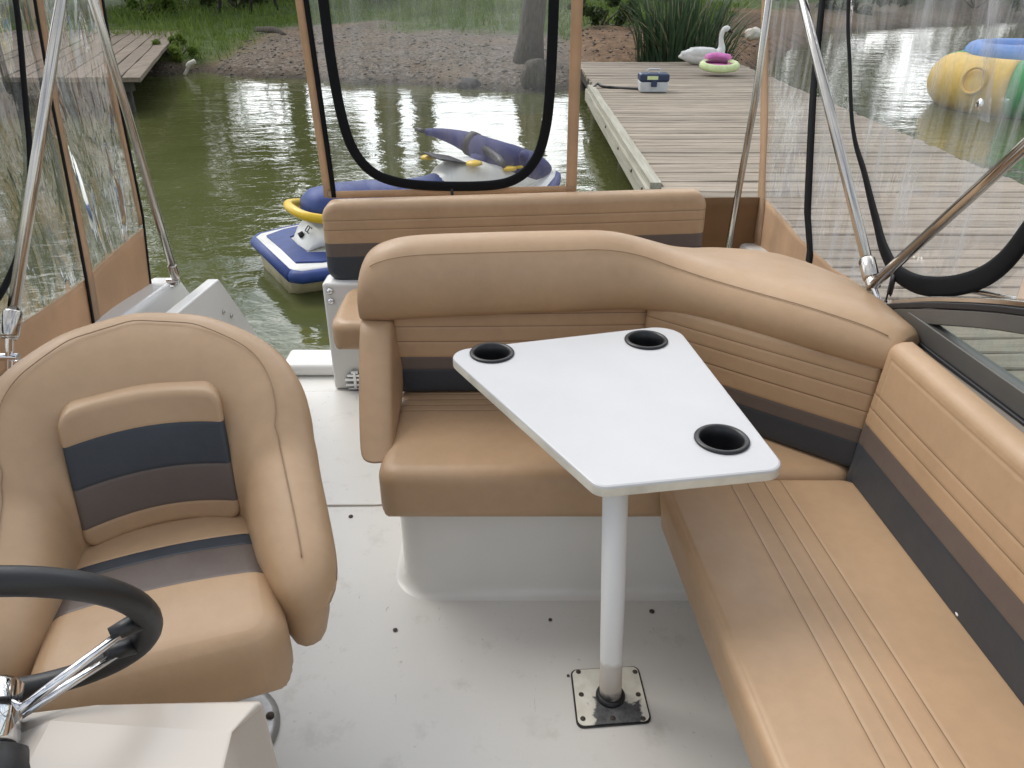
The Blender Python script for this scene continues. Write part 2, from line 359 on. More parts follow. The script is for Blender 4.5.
def pillow(name, A, B, thick, r, Rc, f, mats, parent, seams_a=(), seams_b=(), bands=(), crown=0, under=.02, step=.04, ring_seam=None):
    """upholstered pad: rounded rectangle A x B with rolled edges, stitch grooves and colour bands; f(a, b, h) places it"""
    def axis(L, seams, extra):
        s = {0.0, L}
        for k in range(1, 7):
            d = r * (1 - math.cos(k * math.pi / 12)); s |= {d, L - d}
        k = step
        while k < L - 1e-6: s.add(k); k += step
        if Rc > 0:
            for k in range(1, 5): s |= {Rc * k / 4, L - Rc * k / 4}
        for q in seams: s |= {q - .0085, q - .0042, q - .0011, q + .0011, q + .0042, q + .0085}
        for q in extra: s |= {q - .0065, q - .0022, q, q + .0022, q + .0065}
        if ring_seam: s |= {k_ for dd_ in (-.009, -.0045, -.0015, .0015, .0045, .009) for k_ in (ring_seam + dd_, L - ring_seam + dd_)}
        s = sorted(q for q in s if -1e-9 <= q <= L + 1e-9); o = [s[0]]
        keep = set(seams) | set(extra)
        for q in s[1:]:
            if q - o[-1] > .0009: o.append(q)
        o[-1] = L
        return o
    la = axis(A, seams_a, ()); lb = axis(B, seams_b, [b for (_, b, _) in bands[:-1]] if bands else ())
    bounds = [b for (_, b, _) in bands[:-1]] if bands else []
    verts = []; H = []; na, nb = len(la), len(lb)
    def place(a, b):
        d = min(a, A - a, b, B - b); aa, bb = a, b
        if Rc > 0:
            px = max(Rc - a, Rc - (A - a)); py = max(Rc - b, Rc - (B - b))
            if px > 0 and py > 0:
                mxx = max(px, py); k = mxx / math.hypot(px, py)
                px2, py2 = px * k, py * k
                aa = (Rc - px2) if a < A / 2 else (A - Rc + px2); bb = (Rc - py2) if b < B / 2 else (B - Rc + py2)
        h = thick + crown * (1 - (2 * a / A - 1) ** 2) * (1 - (2 * b / B - 1) ** 2)
        if d < r: h -= r * (1 - math.sqrt(max(0, 1 - ((r - d) / r) ** 2)))
        for q in seams_a:
            if abs(a - q) < .002: h -= .0010 * min(1, d / .02)
        for q in seams_b:
            if abs(b - q) < .002: h -= .0010 * min(1, d / .02)
        for q in bounds:
            if abs(b - q) < .0008: h -= .0010 * min(1, d / .02)
        if ring_seam and abs(d - ring_seam) < .0018: h -= .0011
        return aa, bb, h
    for b in lb:
        for a in la: verts.append(f(*place(a, b)))
    faces = []; mi = []
    def band(b):
        for lo, hi, k in bands:
            if lo - 1e-9 <= b <= hi + 1e-9: return k
        return 0
    for j in range(nb - 1):
        for i in range(na - 1):
            ca_, cb_ = (la[i] + la[i + 1]) / 2, (lb[j] + lb[j + 1]) / 2; k = band(cb_)
            if any(abs(ca_ - q) < .0011 for q in seams_a) or any(abs(cb_ - q) < .0011 for q in seams_b): k = 3
            faces.append((j * na + i, j * na + i + 1, (j + 1) * na + i + 1, (j + 1) * na + i)); mi.append(k)
    loop = [(i, 0) for i in range(na)] + [(na - 1, j) for j in range(1, nb)] + [(i, nb - 1) for i in range(na - 2, -1, -1)] + [(0, j) for j in range(nb - 2, 0, -1)]
    prev = [j * na + i for i, j in loop]; n = len(loop)
    for k in range(0, 6):
        t = k / 5 * math.pi / 2; ins = under * (1 - math.cos(t)); hh = under * (1 - math.sin(t))
        st = len(verts); cur = []
        for i, j in loop:
            aa, bb, h = place(la[i], lb[j]); verts.append(f(min(max(aa, ins), A - ins), min(max(bb, ins), B - ins), hh)); cur.append(len(verts) - 1)
        for q in range(n):
            faces.append((prev[q], cur[q], cur[(q + 1) % n], prev[(q + 1) % n])); mi.append(band(lb[loop[q][1]]))
        prev = cur
    verts.append(f(A / 2, B / 2, 0)); c = len(verts) - 1
    for q in range(n): faces.append((prev[q], c, prev[(q + 1) % n])); mi.append(0)
    return obj(name, verts, faces, mats, parent, mi=mi)
UPH = ['tan', 'brown_grey', 'navy', 'seam']

def sheet(name, grid, mat, parent, solid=0.0015):
    if mat.startswith('vinyl'): solid = 0
    nb = len(grid); na = len(grid[0]); v = [p for r in grid for p in r]
    f = [(j * na + i, j * na + i + 1, (j + 1) * na + i + 1, (j + 1) * na + i) for j in range(nb - 1) for i in range(na - 1)]
    return obj(name, v, f, mat, parent, solid=solid)

# ------------------------------------------------------------------ camera
cam = bpy.data.cameras.new('camera'); co = bpy.data.objects.new('camera', cam); col.objects.link(co)
cam.sensor_width = 36; cam.lens = 36 * 769 / 1024; cam.clip_start = .02; cam.clip_end = 1000
co.location = (0, 0, 1.5); co.rotation_euler = (R(90 - 28.5), 0, 0); scn.camera = co

# ------------------------------------------------------------------ light and sky
SUN_EL, SUN_AZ = R(50), R(-55)       # azimuth from +y towards +x
w = bpy.data.worlds.new('World'); scn.world = w; w.use_nodes = True; nt = w.node_tree; nt.nodes.clear()
out = nt.nodes.new('ShaderNodeOutputWorld'); bg = nt.nodes.new('ShaderNodeBackground'); bg.inputs['Strength'].default_value = .13
sky = nt.nodes.new('ShaderNodeTexSky'); sky.sky_type = 'NISHITA'; sky.sun_disc = False; sky.sun_elevation = SUN_EL; sky.sun_rotation = SUN_AZ
tc = nt.nodes.new('ShaderNodeTexCoord')
mp = nt.nodes.new('ShaderNodeMapping'); mp.inputs['Scale'].default_value = (1, 1, 2.2); nt.links.new(tc.outputs['Generated'], mp.inputs[0])
cl = ramp(nt, noise_tex(nt, mp.outputs[0], 2.1, 8, .6, .3), [(.36, 0), (.58, .93)])
tone = ramp(nt, noise_tex(nt, mp.outputs[0], 3.3, 6, .6), [(.3, (5.6, 5.9, 6.3)), (.7, (9.2, 9.2, 9.0))])
dp = nt.nodes.new('ShaderNodeVectorMath'); dp.operation = 'DOT_PRODUCT'; dp.inputs[1].default_value = Vector((-.12, .95, .30)).normalized(); nt.links.new(tc.outputs['Generated'], dp.inputs[0])
glow = ramp(nt, dp.outputs['Value'], [(.35, 1.0), (.97, 4.0)]); tone = mixc(nt, 1.0, tone, glow, 'MULTIPLY')   # thinner, brighter cloud on the sun's side
nt.links.new(mixc(nt, cl, sky.outputs[0], tone), bg.inputs['Color']); nt.links.new(bg.outputs[0], out.inputs[0])
sl = bpy.data.lights.new('sun', 'SUN'); sl.energy = 1.3; sl.angle = R(25); sl.color = (1, .95, .87)
so = bpy.data.objects.new('sun', sl); col.objects.link(so)
d = Vector((math.sin(SUN_AZ) * math.cos(SUN_EL), math.cos(SUN_AZ) * math.cos(SUN_EL), math.sin(SUN_EL)))
so.rotation_euler = d.to_track_quat('Z', 'Y').to_euler(); so.location = d * 30
scn.view_settings.view_transform = 'Standard'; scn.view_settings.look = 'None'; scn.view_settings.gamma = 1; scn.view_settings.use_curve_mapping = False
scn.view_settings.exposure = .25
scn.render.engine = 'CYCLES'; scn.cycles.transparent_max_bounces = 24; scn.cycles.max_bounces = 8; scn.cycles.glossy_bounces = 4; scn.cycles.caustics_reflective = False; scn.cycles.caustics_refractive = False

# ================================================================== SETTING: water, bank
WZ = -.35
obj('water', [(-150, -120, WZ), (150, -120, WZ), (150, 160, WZ), (-150, 160, WZ)], [(0, 1, 2, 3)], 'water', loc=(0, 0, WZ))['kind'] = 'structure'
SH = [(-150, 24), (-30, 19), (-12, 17.8), (-7.5, 16.2), (-6.7, 15.9), (-6.2, 16.5), (-5.5, 15.9), (-3.2, 14.9), (-1.2, 14.2), (.3, 13.5), (1.0, 13.9), (1.4, 14.35), (3.4, 14.6), (4.3, 15.4), (5.2, 17.5), (10, 27), (20, 33), (60, 42), (150, 50)]
def shore(x): return lerp_tab(SH, x) + .25 * mnoise.noise((x * .9, 3, 0)) * min(1, 1 + 0)
def ground(x, y):
    d = y - shore(x)
    if d < 0: return max(-1.4, WZ + .22 * d)
    h = WZ + .30 * (1 - math.exp(-d / .9)) + .052 * min(d, 40)
    if 1.2 < x < 5: h += .22 * (1 - math.exp(-d / .5)) * sm((x - 1.2) / .4) * sm((4.6 - x) / .8)
    return h + .05 * mnoise.noise((x * .8, y * .8, 0)) * min(1, d) + .03 * mnoise.noise((x * 2.3, y * 2.3, 4)) * min(1, d)
def cover(x, y):
    d = y - shore(x); n = mnoise.noise((x * .35, y * .35, 7)) ; n2 = mnoise.noise((x * 1.1, y * 1.1, 2))
    g = sm((d - 4.7 + 2.6 * n + .9 * n2) / 1.4)
    if x < -5.2: g = max(g, sm((-x - 5.2) / 1.2) * sm((d - .25 + .9 * n2) / .8))
    b = sm((x - 1.0) / .5) * (1 - sm((x - 9) / 4)); b = max(b, .7 * sm((n2 + .1) * 2) * sm((-2.5 - x) / 3))
    if 1 < x < 6: g = sm((d - 3.0 + 1.2 * n2) / 1.5)
    wet = 1 - sm((d - .05) / (.35 + .2 * n2))
    return g, wet * .8, b
xs = sorted(set([-150, -110, -80, -60, -45, -35] + [-28 + .8 * i for i in range(20)] + [-12 + .22 * i for i in range(86)] + [7 + .7 * i for i in range(30)] + [32, 40, 50, 65, 85, 110, 150]))
ys = sorted(set([-120, -60, -20, 0, 8, 11] + [12.5 + .2 * i for i in range(90)] + [30.5 + .8 * i for i in range(22)] + [50, 56, 64, 75, 90, 115, 160]))
vv = [(x, y, ground(x, y)) for y in ys for x in xs]; nx = len(xs)
ff = [(j * nx + i, j * nx + i + 1, (j + 1) * nx + i + 1, (j + 1) * nx + i) for j in range(len(ys) - 1) for i in range(nx - 1)]
go = obj('ground', vv, ff, 'bank_ground', loc=(0, 0, 0)); go['kind'] = 'structure'
ca = go.data.color_attributes.new('cover', 'FLOAT_COLOR', 'POINT')
for i, (x, y, z) in enumerate(vv):
    g, wt, b = cover(x, y); ca.data[i].color = (g, wt, b, 1)
# grass blades
mb = MB(); n = 0
while n < 15000:
    x = rnd.uniform(-12.5, 8); y = rnd.uniform(15, 29.5)
    if y > shore(x) + 3 + 11 and rnd.random() < .3: continue
    if abs(x) > 2.6 + y * .42 and x > 0: continue
    g = cover(x, y)[0]
    if rnd.random() > g ** 1.5: continue
    tall = .10 + .22 * max(0, mnoise.noise((x * .7, y * .7, 11)) + .3)
    h = tall * rnd.uniform(.6, 1.5); a = rnd.uniform(0, 6.28); wd = rnd.uniform(.008, .02); z = ground(x, y) - .02
    dx, dy = math.cos(a) * wd, math.sin(a) * wd; bx, by = rnd.uniform(-.6, .6) * h, rnd.uniform(-.6, .6) * h
    mb.add([(x - dx, y - dy, z), (x + dx, y + dy, z), (x + bx * .4 + dx * .7, y + by * .4 + dy * .7, z + h * .6), (x + bx, y + by, z + h), (x + bx * .4 - dx * .7, y + by * .4 - dy * .7, z + h * .6)], [(0, 1, 2, 4), (4, 2, 3)]); n += 1
tag(mb.obj('grass', 'grass', smooth=False, loc=(0, 18, 0)), 'short green grass growing along the pond bank', 'grass', kind='stuff')
# pebbles
mb = MB()
ico = bmesh.new(); bmesh.ops.create_icosphere(ico, subdivisions=1, radius=1); iv = [v.co.copy() for v in ico.verts]; jf = [tuple(v.index for v in f.verts) for f in ico.faces]; ico.free()
n = 0
while n < 1500:
    x = rnd.uniform(-9, 6.5); y = shore(x) + abs(rnd.gauss(0, 2.6)) - .12
    if cover(x, y)[0] > .6: continue
    s = rnd.uniform(.012, .035) * (1.9 if rnd.random() < .06 else 1); z = ground(x, y)
    M = Matrix.Translation((x, y, z)) @ Matrix.Rotation(rnd.uniform(0, 6), 4, 'Z') @ Matrix.Diagonal((s * rnd.uniform(.8, 1.6), s, s * rnd.uniform(.4, .8), 1))
    mb.add([M @ v for v in iv], jf, n % 3 == 0 and 1 or 0); n += 1
tag(mb.obj('gravel', ['stone', 'white_stone'] if False else ['stone', 'dark_wood'], loc=(0, 15, 0)), 'loose grey pebbles scattered over the shore', 'gravel', kind='stuff')

# ================================================================== trees (seen mirrored in the pond)
def crown_mesh(c, rx, ry, rz, n, size, seed, clumps=26):
    q = random.Random(seed); mb = MB(); cs = []
    for _ in range(clumps):
        while True:
            p = Vector((q.uniform(-1, 1), q.uniform(-1, 1), q.uniform(-1, 1)))
            if p.length < 1 and p.length > .25: break
        cs.append((Vector((p.x * rx, p.y * ry, p.z * rz)), q.uniform(.22, .42) * min(rx, rz)))
    for _ in range(n):
        k, cr = q.choice(cs); d = Vector((q.gauss(0, 1), q.gauss(0, 1), q.gauss(0, 1))).normalized() * cr * q.random() ** .4
        p = Vector(c) + k + d; a = Vector((q.gauss(0, 1), q.gauss(0, 1), q.gauss(0, 1))).normalized(); b = a.orthogonal().normalized(); cc = a.cross(b)
        s = size * q.uniform(.6, 1.3)
        mb.add([p - b * s, p + cc * s * .5, p + b * s, p - cc * s * .5], [(0, 1, 2, 3)])
    return mb
def trunk_mb(p, h, r, seed, limbs, lean=(0, 0)):
    q = random.Random(seed); mb = MB(); P = Vector(p)
    pts = [P + Vector((lean[0] * t + .12 * math.sin(t * 5 + seed), lean[1] * t, h * t)) for t in [0, .06, .2, .4, .6, .8, 1]]
    mb.tube(pts, [r * 1.5, r * 1.1, r, r * .85, r * .65, r * .45, r * .2], 12)
    for k in range(limbs):
        t = q.uniform(.35, .9); b = P + Vector((lean[0] * t, lean[1] * t, h * t)); a = q.uniform(0, 6.28); L = h * q.uniform(.16, .34)
        d = Vector((math.cos(a), math.sin(a), q.uniform(.3, .9)))
        mb.tube([b, b + d * L * .5, b + d * L + Vector((0, 0, L * .15))], [r * .4, r * .25, r * .06], 7)
    return mb
def tree(name, label, x, y, h, r, rx, rz, n, size, seed, mat='leaf', cz=None, limbs=7, lean=(0, 0), group='trees along the far bank'):
    z = ground(x, y) - .1; t = thing(name, label, 'tree', (x, y, z), group)
    trunk_mb((x, y, z), h * .9, r, seed, limbs, lean).obj('trunk', 'bark', t)
    cx = x + lean[0] * .8
    crown_mesh((cx, y + lean[1] * .8, z + (cz if cz else h * .68)), rx, rx, rz, n, size, seed).obj('crown', mat, t, smooth=False)
# left: dense foliage low to the ground; centre: bare trunks with sky between; right: one broad leaning tree
tree('broadleaf_tree', 'dark leafy tree furthest left, mirrored in the green water', -17, 26, 11, .35, 4.2, 5, 4200, .30, 1, 'leaf_dark', 5.5)
tree('broadleaf_tree', 'rounded dark green tree behind the small landing, mirrored in the pond', -11.2, 27, 10, .3, 3.3, 4.6, 3800, .28, 2, 'leaf', 5.2)
tree('broadleaf_tree', 'broad leafy tree behind the grass, mirrored left of the canvas post', -7.3, 28, 9, .3, 2.3, 4.2, 3000, .26, 3, 'leaf', 4.8)
tree('tall_tree', 'tall slim tree mirrored as the left dark column in the pond', -4.05, 27, 15, .40, 1.0, 6, 2200, .22, 4, 'leaf_dark', 8.6, 14)
tree('tall_tree', 'tall slim tree mirrored as the right dark column of the pair', -2.95, 27.6, 15, .36, .75, 6.2, 1700, .22, 5, 'leaf_dark', 8.8, 14)
tree('bank_tree', 'thick trunked tree leaning over the pond bank beside the dock', .33, 15.2, 10, .20, 1.9, 3.2, 2600, .24, 6, 'leaf_dark', 7.4, 10, (.3, -.2))
tree('broadleaf_tree', 'leafy tree behind the tall reeds at the dock end', 4.6, 27, 10, .3, 2.8, 4, 2600, .28, 7, 'leaf', 6)
tree('broadleaf_tree', 'broad dark tree across the pond behind the clear side curtain', 14, 40, 12, .4, 5, 5, 3600, .36, 8, 'leaf_dark', 6)
tree('broadleaf_tree', 'large dark tree across the pond behind the yellow tube', 25, 41, 13, .4, 6, 5.5, 3600, .4, 9, 'leaf_dark', 6)
tree('broadleaf_tree', 'mid green tree across the pond furthest right', 36, 44, 12, .4, 6, 5.5, 3200, .42, 10, 'leaf', 6)
# bushes
def bush(label, x, y, rx, rz, n, size, seed, mat='leaf'):
    z = ground(x, y) - .05; t = thing('bush', label, 'bush', (x, y, z), 'bushes on the bank')
    mb = MB()
    for k in range(5):
        a = k * 1.26; mb.tube([(x, y, z), (x + math.cos(a) * rx * .5, y + math.sin(a) * rx * .5, z + rz)], [.025, .008], 6)
    mb.obj('stem', 'bark', t)
    crown_mesh((x, y, z + rz * .9), rx, rx, rz, n, size, seed, 16).obj('foliage', mat, t, smooth=False)
bush('bright green bush above the small wooden landing', -10.1, 23.4, .9, .5, 1500, .07, 21, 'grass')
bush('low green bush at the corner of the small landing', -6.75, 16.75, .6, .26, 1300, .05, 22, 'grass')
bush('green bush at the top of the gravel bank', -8.2, 25.5, 1.0, .5, 1200, .08, 23, 'leaf')
bush('low green bush behind the brown canvas post', 1.9, 18.2, .8, .35, 1300, .06, 24, 'leaf')
bush('dark bush across the pond behind the clear side curtain', 12, 31.2, 2.4, .9, 2000, .14, 25, 'leaf_dark')
bush('dark bush across the pond above the yellow tube', 18.5, 34.2, 2.8, 1.0, 2000, .16, 26, 'leaf_dark')
bush('green bush across the pond furthest right', 25.5, 37.2, 2.8, 1.0, 1800, .16, 27, 'leaf')
# reeds
rx0, ry0 = 3.1, 15.2; z0 = ground(rx0, ry0)
t = thing('reed_clump', 'tall strappy green reed clump on the bank behind the white swan', 'reeds', (rx0, ry0, z0))
for nm, mat, cnt in (('leaf_blade', 'reed', 360), ('dry_blade', 'dry_reed', 40)):
    mb = MB()
    for k in range(cnt):
        a = rnd.uniform(0, 6.28); b = rnd.random() ** .5 * .75; x = rx0 + math.cos(a) * b * 1.15; y = ry0 + math.sin(a) * b * .6; z = ground(x, y) - .03
        L = rnd.uniform(.7, 1.55); lean = rnd.uniform(.1, .75) * (.4 + b); d = Vector((math.cos(a + rnd.uniform(-.7, .7)), math.sin(a + rnd.uniform(-.7, .7)), 0))
        wd = rnd.uniform(.012, .028); s = d.cross(Vector((0, 0, 1))) * wd + Vector((rnd.uniform(-.01, .01), rnd.uniform(-.01, .01), 0)); pts = []
        for q in range(6):
            u = q / 5; c = Vector((x, y, z)) + d * lean * L * u * u + Vector((0, 0, L * (u - .32 * lean * u ** 3))); ww = 1 - u ** 2.5 * .95
            pts += [c - s * ww, c + s * ww]
        mb.add(pts, [(2 * q, 2 * q + 1, 2 * q + 3, 2 * q + 2) for q in range(5)])
    tag(mb.obj(nm, mat, t), kind='stuff')
# stump, log and stones
def rock(name, label, cat, p, s, mat, seed, group=None):
    bm = bmesh.new(); bmesh.ops.create_icosphere(bm, subdivisions=3, radius=1)
    vs = []
    for v in bm.verts:
        n = v.co.normalized(); k = 1 + .28 * mnoise.noise(n * 1.3 + Vector((seed, 0, 0))) + .1 * mnoise.noise(n * 3.5 + Vector((seed, 2, 0)))
        vs.append(Vector((n.x * s[0] * k, n.y * s[1] * k, n.z * s[2] * k)) + Vector(p))
    fs = [tuple(v.index for v in f.verts) for f in bm.faces]; bm.free()
    return tag(obj(name, vs, fs, mat), label, cat, group)
rock('boulder', 'pale boulder on the earth bank right of the swan', 'boulder', (5.28, 18.4, .2), (.2, .17, .14), 'white_stone', 3)
rock('tree_stump', 'weathered brown root stump at the waterline beside the dock', 'stump', (.38, 13.8, -.12), (.22, .2, .28), 'bark', 5)
rock('stone', 'reddish brown stone at the waterline left of the root stump', 'stone', (-.75, 14.1, -.28), (.2, .15, .10), 'dark_wood', 8)
mb = MB(); mb.tube(smoothpath([(-6.32, 15.9, -.34), (-6.25, 15.9, -.24), (-6.2, 15.9, -.15), (-6.08, 15.92, -.1)], 4), [.03] * 6 + [.045] * 7, 8)
tag(mb.obj('driftwood', 'white_stone'), 'small pale driftwood piece at the waterline by the landing', 'driftwood')
mb = MB(); mb.tube([(-6.1, 20.2, .15), (-5.5, 19.6, .2), (-5.15, 19.1, .12)], [.09, .08, .05], 8)
tag(mb.obj('fallen_branch', 'bark'), 'short fallen branch lying on the bank right of the landing', 'branch')
for k, (x, y, dx) in enumerate([(-8.3, 24.2, .25), (-7.25, 23.6, .3), (-6.75, 24.6, -.3)]):
    z = ground(x, y); mb = MB(); mb.tube([(x, y, z - .05), (x + dx, y + .1, z + 1.6)], .045, 10); mb.lathe([(.05, 0), (.05, .02)], (x + dx, y + .1, z + 1.6), 10)
    tag(mb.obj('slanting_post', 'dark_wood'), ['dark slanting post on the grass, leftmost of three', 'dark slanting post on the grass, middle of three', 'dark slanting post nearest the canvas post, leaning left'][k], 'post', 'dark posts on the grass')

# ================================================================== docks
def planked(name, parent, mat, x0, x1, y0, y1, z, w, axis, gap=.015, th=.045, jit=.012, seed=1):
    q = random.Random(seed); mb = MB(); tones = []
    lo, hi = (y0, y1) if axis == 'x' else (x0, x1); k = lo
    while k < hi:
        ww = w * q.uniform(.93, 1.07); dz = q.uniform(-.004, .004); tn = q.random(); st = len(mb.f)
        NS = 13; ring0 = []
        a0, a1 = (x0, x1) if axis == 'x' else (y0, y1); a0 += q.uniform(-jit, jit) * 2; a1 += q.uniform(-jit, jit) * 2
        e0 = [q.uniform(-.008, .008) for _ in range(NS)]; e1 = [q.uniform(-.008, .008) for _ in range(NS)]; rings = []
        for s in range(NS):
            a = a0 + (a1 - a0) * s / (NS - 1); b0 = k + gap / 2 + e0[s]; b1 = k + ww - gap / 2 + e1[s]; zz = z + dz + q.uniform(-.002, .002)
            P = [(b0, zz - th), (b1, zz - th), (b1, zz - .006), (b1 - .006, zz), (b0 + .006, zz), (b0, zz - .006)]
            rings.append([Vector((a, b, c)) if axis == 'x' else Vector((b, a, c)) for b, c in P])
        mb.loft(rings, True, True); tones += [tn] * (len(mb.f) - st); k += ww
    o = mb.obj(name, mat, parent, smooth=False)
    ca = o.data.color_attributes.new('tone', 'FLOAT_COLOR', 'CORNER')
    for p in o.data.polygons:
        for li in p.loop_indices: ca.data[li].color = (tones[p.index],) * 3 + (1,)
    return o
DZ = .05
dock = thing('wooden_dock', 'long weathered plank dock beside the boat', 'dock', (2.5, 7, WZ))
planked('planking', dock, 'dock_wood', 1.12, 3.86, -1.2, 14.3, DZ, .148, 'x', seed=4)
for x in (1.2, 2.4, 3.6):
    mb = MB(); mb.box(x - .05, x + .05, -1.2, 14.25, DZ - .20, DZ - .047); mb.obj('joist', 'dark_wood', dock, smooth=False)
for y in (2.0, 5.2, 8.4, 11.6, 14.0):
    for x in (1.22, 3.72):
        mb = MB(); mb.tube([(x, y, -1.5), (x, y, DZ - .05)], .085, 14); mb.obj('pile', 'dark_wood', dock)
ob = MB(); rings = []
for (x0, x1, z0, z1) in ((1.03, 1.115, DZ - .055, DZ + .035), (1.0, 1.028, DZ - .16, DZ - .015)):
    pts = []
    for i in range(9):
        y = 5.75 + 5.4 * i / 8; j = .012 * mnoise.noise((y, x0, 0))
        pts.append([Vector((x0 + j, y, z0)), Vector((x1 + j, y, z0)), Vector((x1 + j, y, z1 + j)), Vector((x0 + j, y, z1 + j))])
    ob.loft(pts, True, True)
o = ob.obj('edge_beam', 'beam_wood', dock, smooth=False); o['label'] = 'pale bleached edge beam on the pond side'
for y in (5.9, 6.5, 7.4, 8.5):
    mb = MB(); mb.lathe([(.014, 0), (.014, .008), (.006, .012)], (1.0, y, DZ - .05), 8, M=Matrix.Rotation(R(-90), 4, 'Y')); mb.obj('bolt', 'rust', dock)
land = thing('wooden_landing', 'small weathered plank landing on the grassy bank at left', 'dock', (-8, 17, WZ))
# landing: planks run away from the viewer, skewed to the right
lo = planked('planking', land, 'landing_wood', -12.0, -8.05, 11.3, 20.3, .16, .27, 'y', .02, .06, seed=9)
for v in lo.data.vertices:
    yy = v.co.y + ORG['wooden_landing'].y; v.co.x += (20.3 - yy) * .318
for x0, x1, y0 in ((-9.0, -5.35, 11.45), (-9.5, -7.1, 17.0)):
    mb = MB(); mb.box(x0, x1, y0, y0 + .15, -.05, .09); mb.obj('joist', 'dark_wood', land, smooth=False)
for x, y in ((-5.55, 11.7), (-8.2, 11.7), (-7.3, 17.0)):
    mb = MB(); mb.tube([(x, y, -1.3), (x, y, .09)], .09, 12); mb.obj('pile', 'dark_wood', land)

# ------------------------------------------------------------------ things on the dock
bx, by, bz = 1.85, 10.75, DZ + .006
tb = thing('tackle_box', 'blue and grey tackle box standing on the dock', 'tackle box', (bx, by, bz))
def rbox(name, mat, p, x0, x1, y0, y1, z0, z1, bev=.01, taper=0, M=None):
    v = [Vector((x + (taper if z == z0 else 0) * (1 if x == x0 else -1), y + (taper if z == z0 else 0) * (1 if y == y0 else -1), z)) for z in (z0, z1) for y in (y0, y1) for x in (x0, x1)]
    if M: v = [M @ q for q in v]
    return obj(name, v, [(0, 2, 3, 1), (4, 5, 7, 6), (0, 1, 5, 4), (2, 6, 7, 3), (0, 4, 6, 2), (1, 3, 7, 5)], mat, p, bevel=bev, segs=3)
rbox('body', 'grey_plastic', tb, bx - .185, bx + .185, by - .12, by + .12, bz, bz + .125, .012, .012)
rbox('lid', 'blue_plastic', tb, bx - .192, bx + .192, by - .127, by + .127, bz + .128, bz + .225, .025)
rbox('latch', 'blue_plastic', tb, bx - .045, bx + .03, by - .143, by - .122, bz + .07, bz + .15, .005)
rbox('label_plate', 'lime', tb, bx - .10, bx + .04, by - .132, by - .1275, bz + .155, bz + .20, .002)
mb = MB(); mb.tube(rpoly([(bx - .08, by, bz + .22), (bx - .08, by, bz + .27), (bx + .08, by, bz + .27), (bx + .08, by, bz + .22)], .02), .010, 8); mb.obj('handle', 'grey_plastic', tb)
mb = MB(); mb.tube(smoothpath([(1.72, 10.85, DZ + .02), (1.5, 10.95, DZ + .015), (1.33, 11.05, DZ + .016), (1.22, 11.0, DZ + .03), (1.16, 11.12, DZ + .05), (1.1, 10.95, DZ + .03)], 6), .018, 8)
tag(mb.obj('rope', 'black_rubber'), 'black rope lying on the dock left of the tackle box', 'rope')
mb = MB(); mb.tube(smoothpath([(1.2, 5.34, DZ + .014), (1.32, 5.30, DZ + .015), (1.5, 5.33, DZ + .015), (1.62, 5.27, DZ + .014), (1.75, 5.3, DZ + .014)], 5), .012, 8)
tag(mb.obj('rope', 'tube_blue'), 'blue rope lying on the dock just beyond the brown canvas apron', 'rope')
mb = MB(); mb.lathe([(.012, 0), (.035, .004), (.055, .03), (.06, .06), (.05, .09), (.028, .11), (.016, .118), (.016, .135), (.004, .138)], (1.62, 2.42, DZ + .006), 20)
tag(mb.obj('buoy', 'white_plastic'), 'small white buoy on the dock seen through the windscreen wing', 'buoy')
# swan
sx, sy, sz = 3.22, 13.9, DZ
SW = .88
sp = [(-.50, .14), (-.44, .15), (-.34, .16), (-.2, .155), (-.05, .15), (.1, .15), (.2, .165), (.27, .21), (.30, .29), (.285, .38), (.27, .47), (.28, .56), (.315, .615), (.36, .625), (.40, .60), (.44, .575), (.475, .555)]
rr = [.012, .05, .11, .15, .165, .155, .135, .10, .07, .05, .042, .042, .05, .056, .045, .024, .010]
mb = MB(); pts = smoothpath([(sx + a * SW, sy, sz + b * SW) for a, b in sp], 4); rs = []; rr = [q * SW for q in rr]
for i in range(len(rr) - 1):
    for k in range(4): rs.append(rr[i] + (rr[i + 1] - rr[i]) * k / 4)
rs.append(rr[-1]); n0 = 16; mb.tube(pts, rs, n0)
mm = [0] * len(mb.f)
for i in range(len(pts) - 1):
    if i >= 55: mm[i * n0:(i + 1) * n0] = [1] * n0
mb.m = mm
swan = tag(mb.obj('swan', ['swan_white', 'black_rubber']), 'white swan figure with raised neck on the end of the dock', 'swan')
for s in (-1, 1):
    mb = MB(); mb.tube(smoothpath([(sx + .17, sy + s * .09, sz + .19), (sx, sy + s * .13, sz + .20), (sx - .22, sy + s * .10, sz + .19), (sx - .40, sy + s * .035, sz + .165)], 5), [.02] + [.065] * 5 + [.072] * 5 + [.04] * 4 + [.01], 10, flat=.45, up=(0, 1, 0)); mb.obj('wing', 'swan_white', swan)
# child's inflatable
ix, iy, iz = 3.12, 12.45, DZ + .1
inf = thing('inflatable_boat', 'small pink and lime inflatable boat lying on the dock', 'inflatable', (ix, iy, DZ))
mb = torus((0, 0, 0), (0, 0, 1), .235, .055, 40, 12)
mb.v = [Vector((ix + v.x * 1.05, iy + v.y * .72, iz + v.z + .14 * (v.y + .3) * 1)) for v in mb.v]; mb.obj('rim', 'lime', inf)
mb = MB(); mb.lathe([(.02, .0), (.15, .0), (.2, .02), (.215, .03)], (0, 0, 0), 28); mb.v = [Vector((ix + v.x * 1.05, iy + v.y * .72, iz - .01 + v.z + .14 * (v.y + .3))) for v in mb.v]; mb.obj('floor', 'pink', inf)
mb = MB(); mb.tube(smoothpath([(ix - .19, iy + .14, iz + .13), (ix - .02, iy + .18, iz + .16), (ix + .2, iy + .12, iz + .13)], 5), [.02] + [.05] * 9 + [.02], 12); mb.obj('backrest', 'pink', inf)
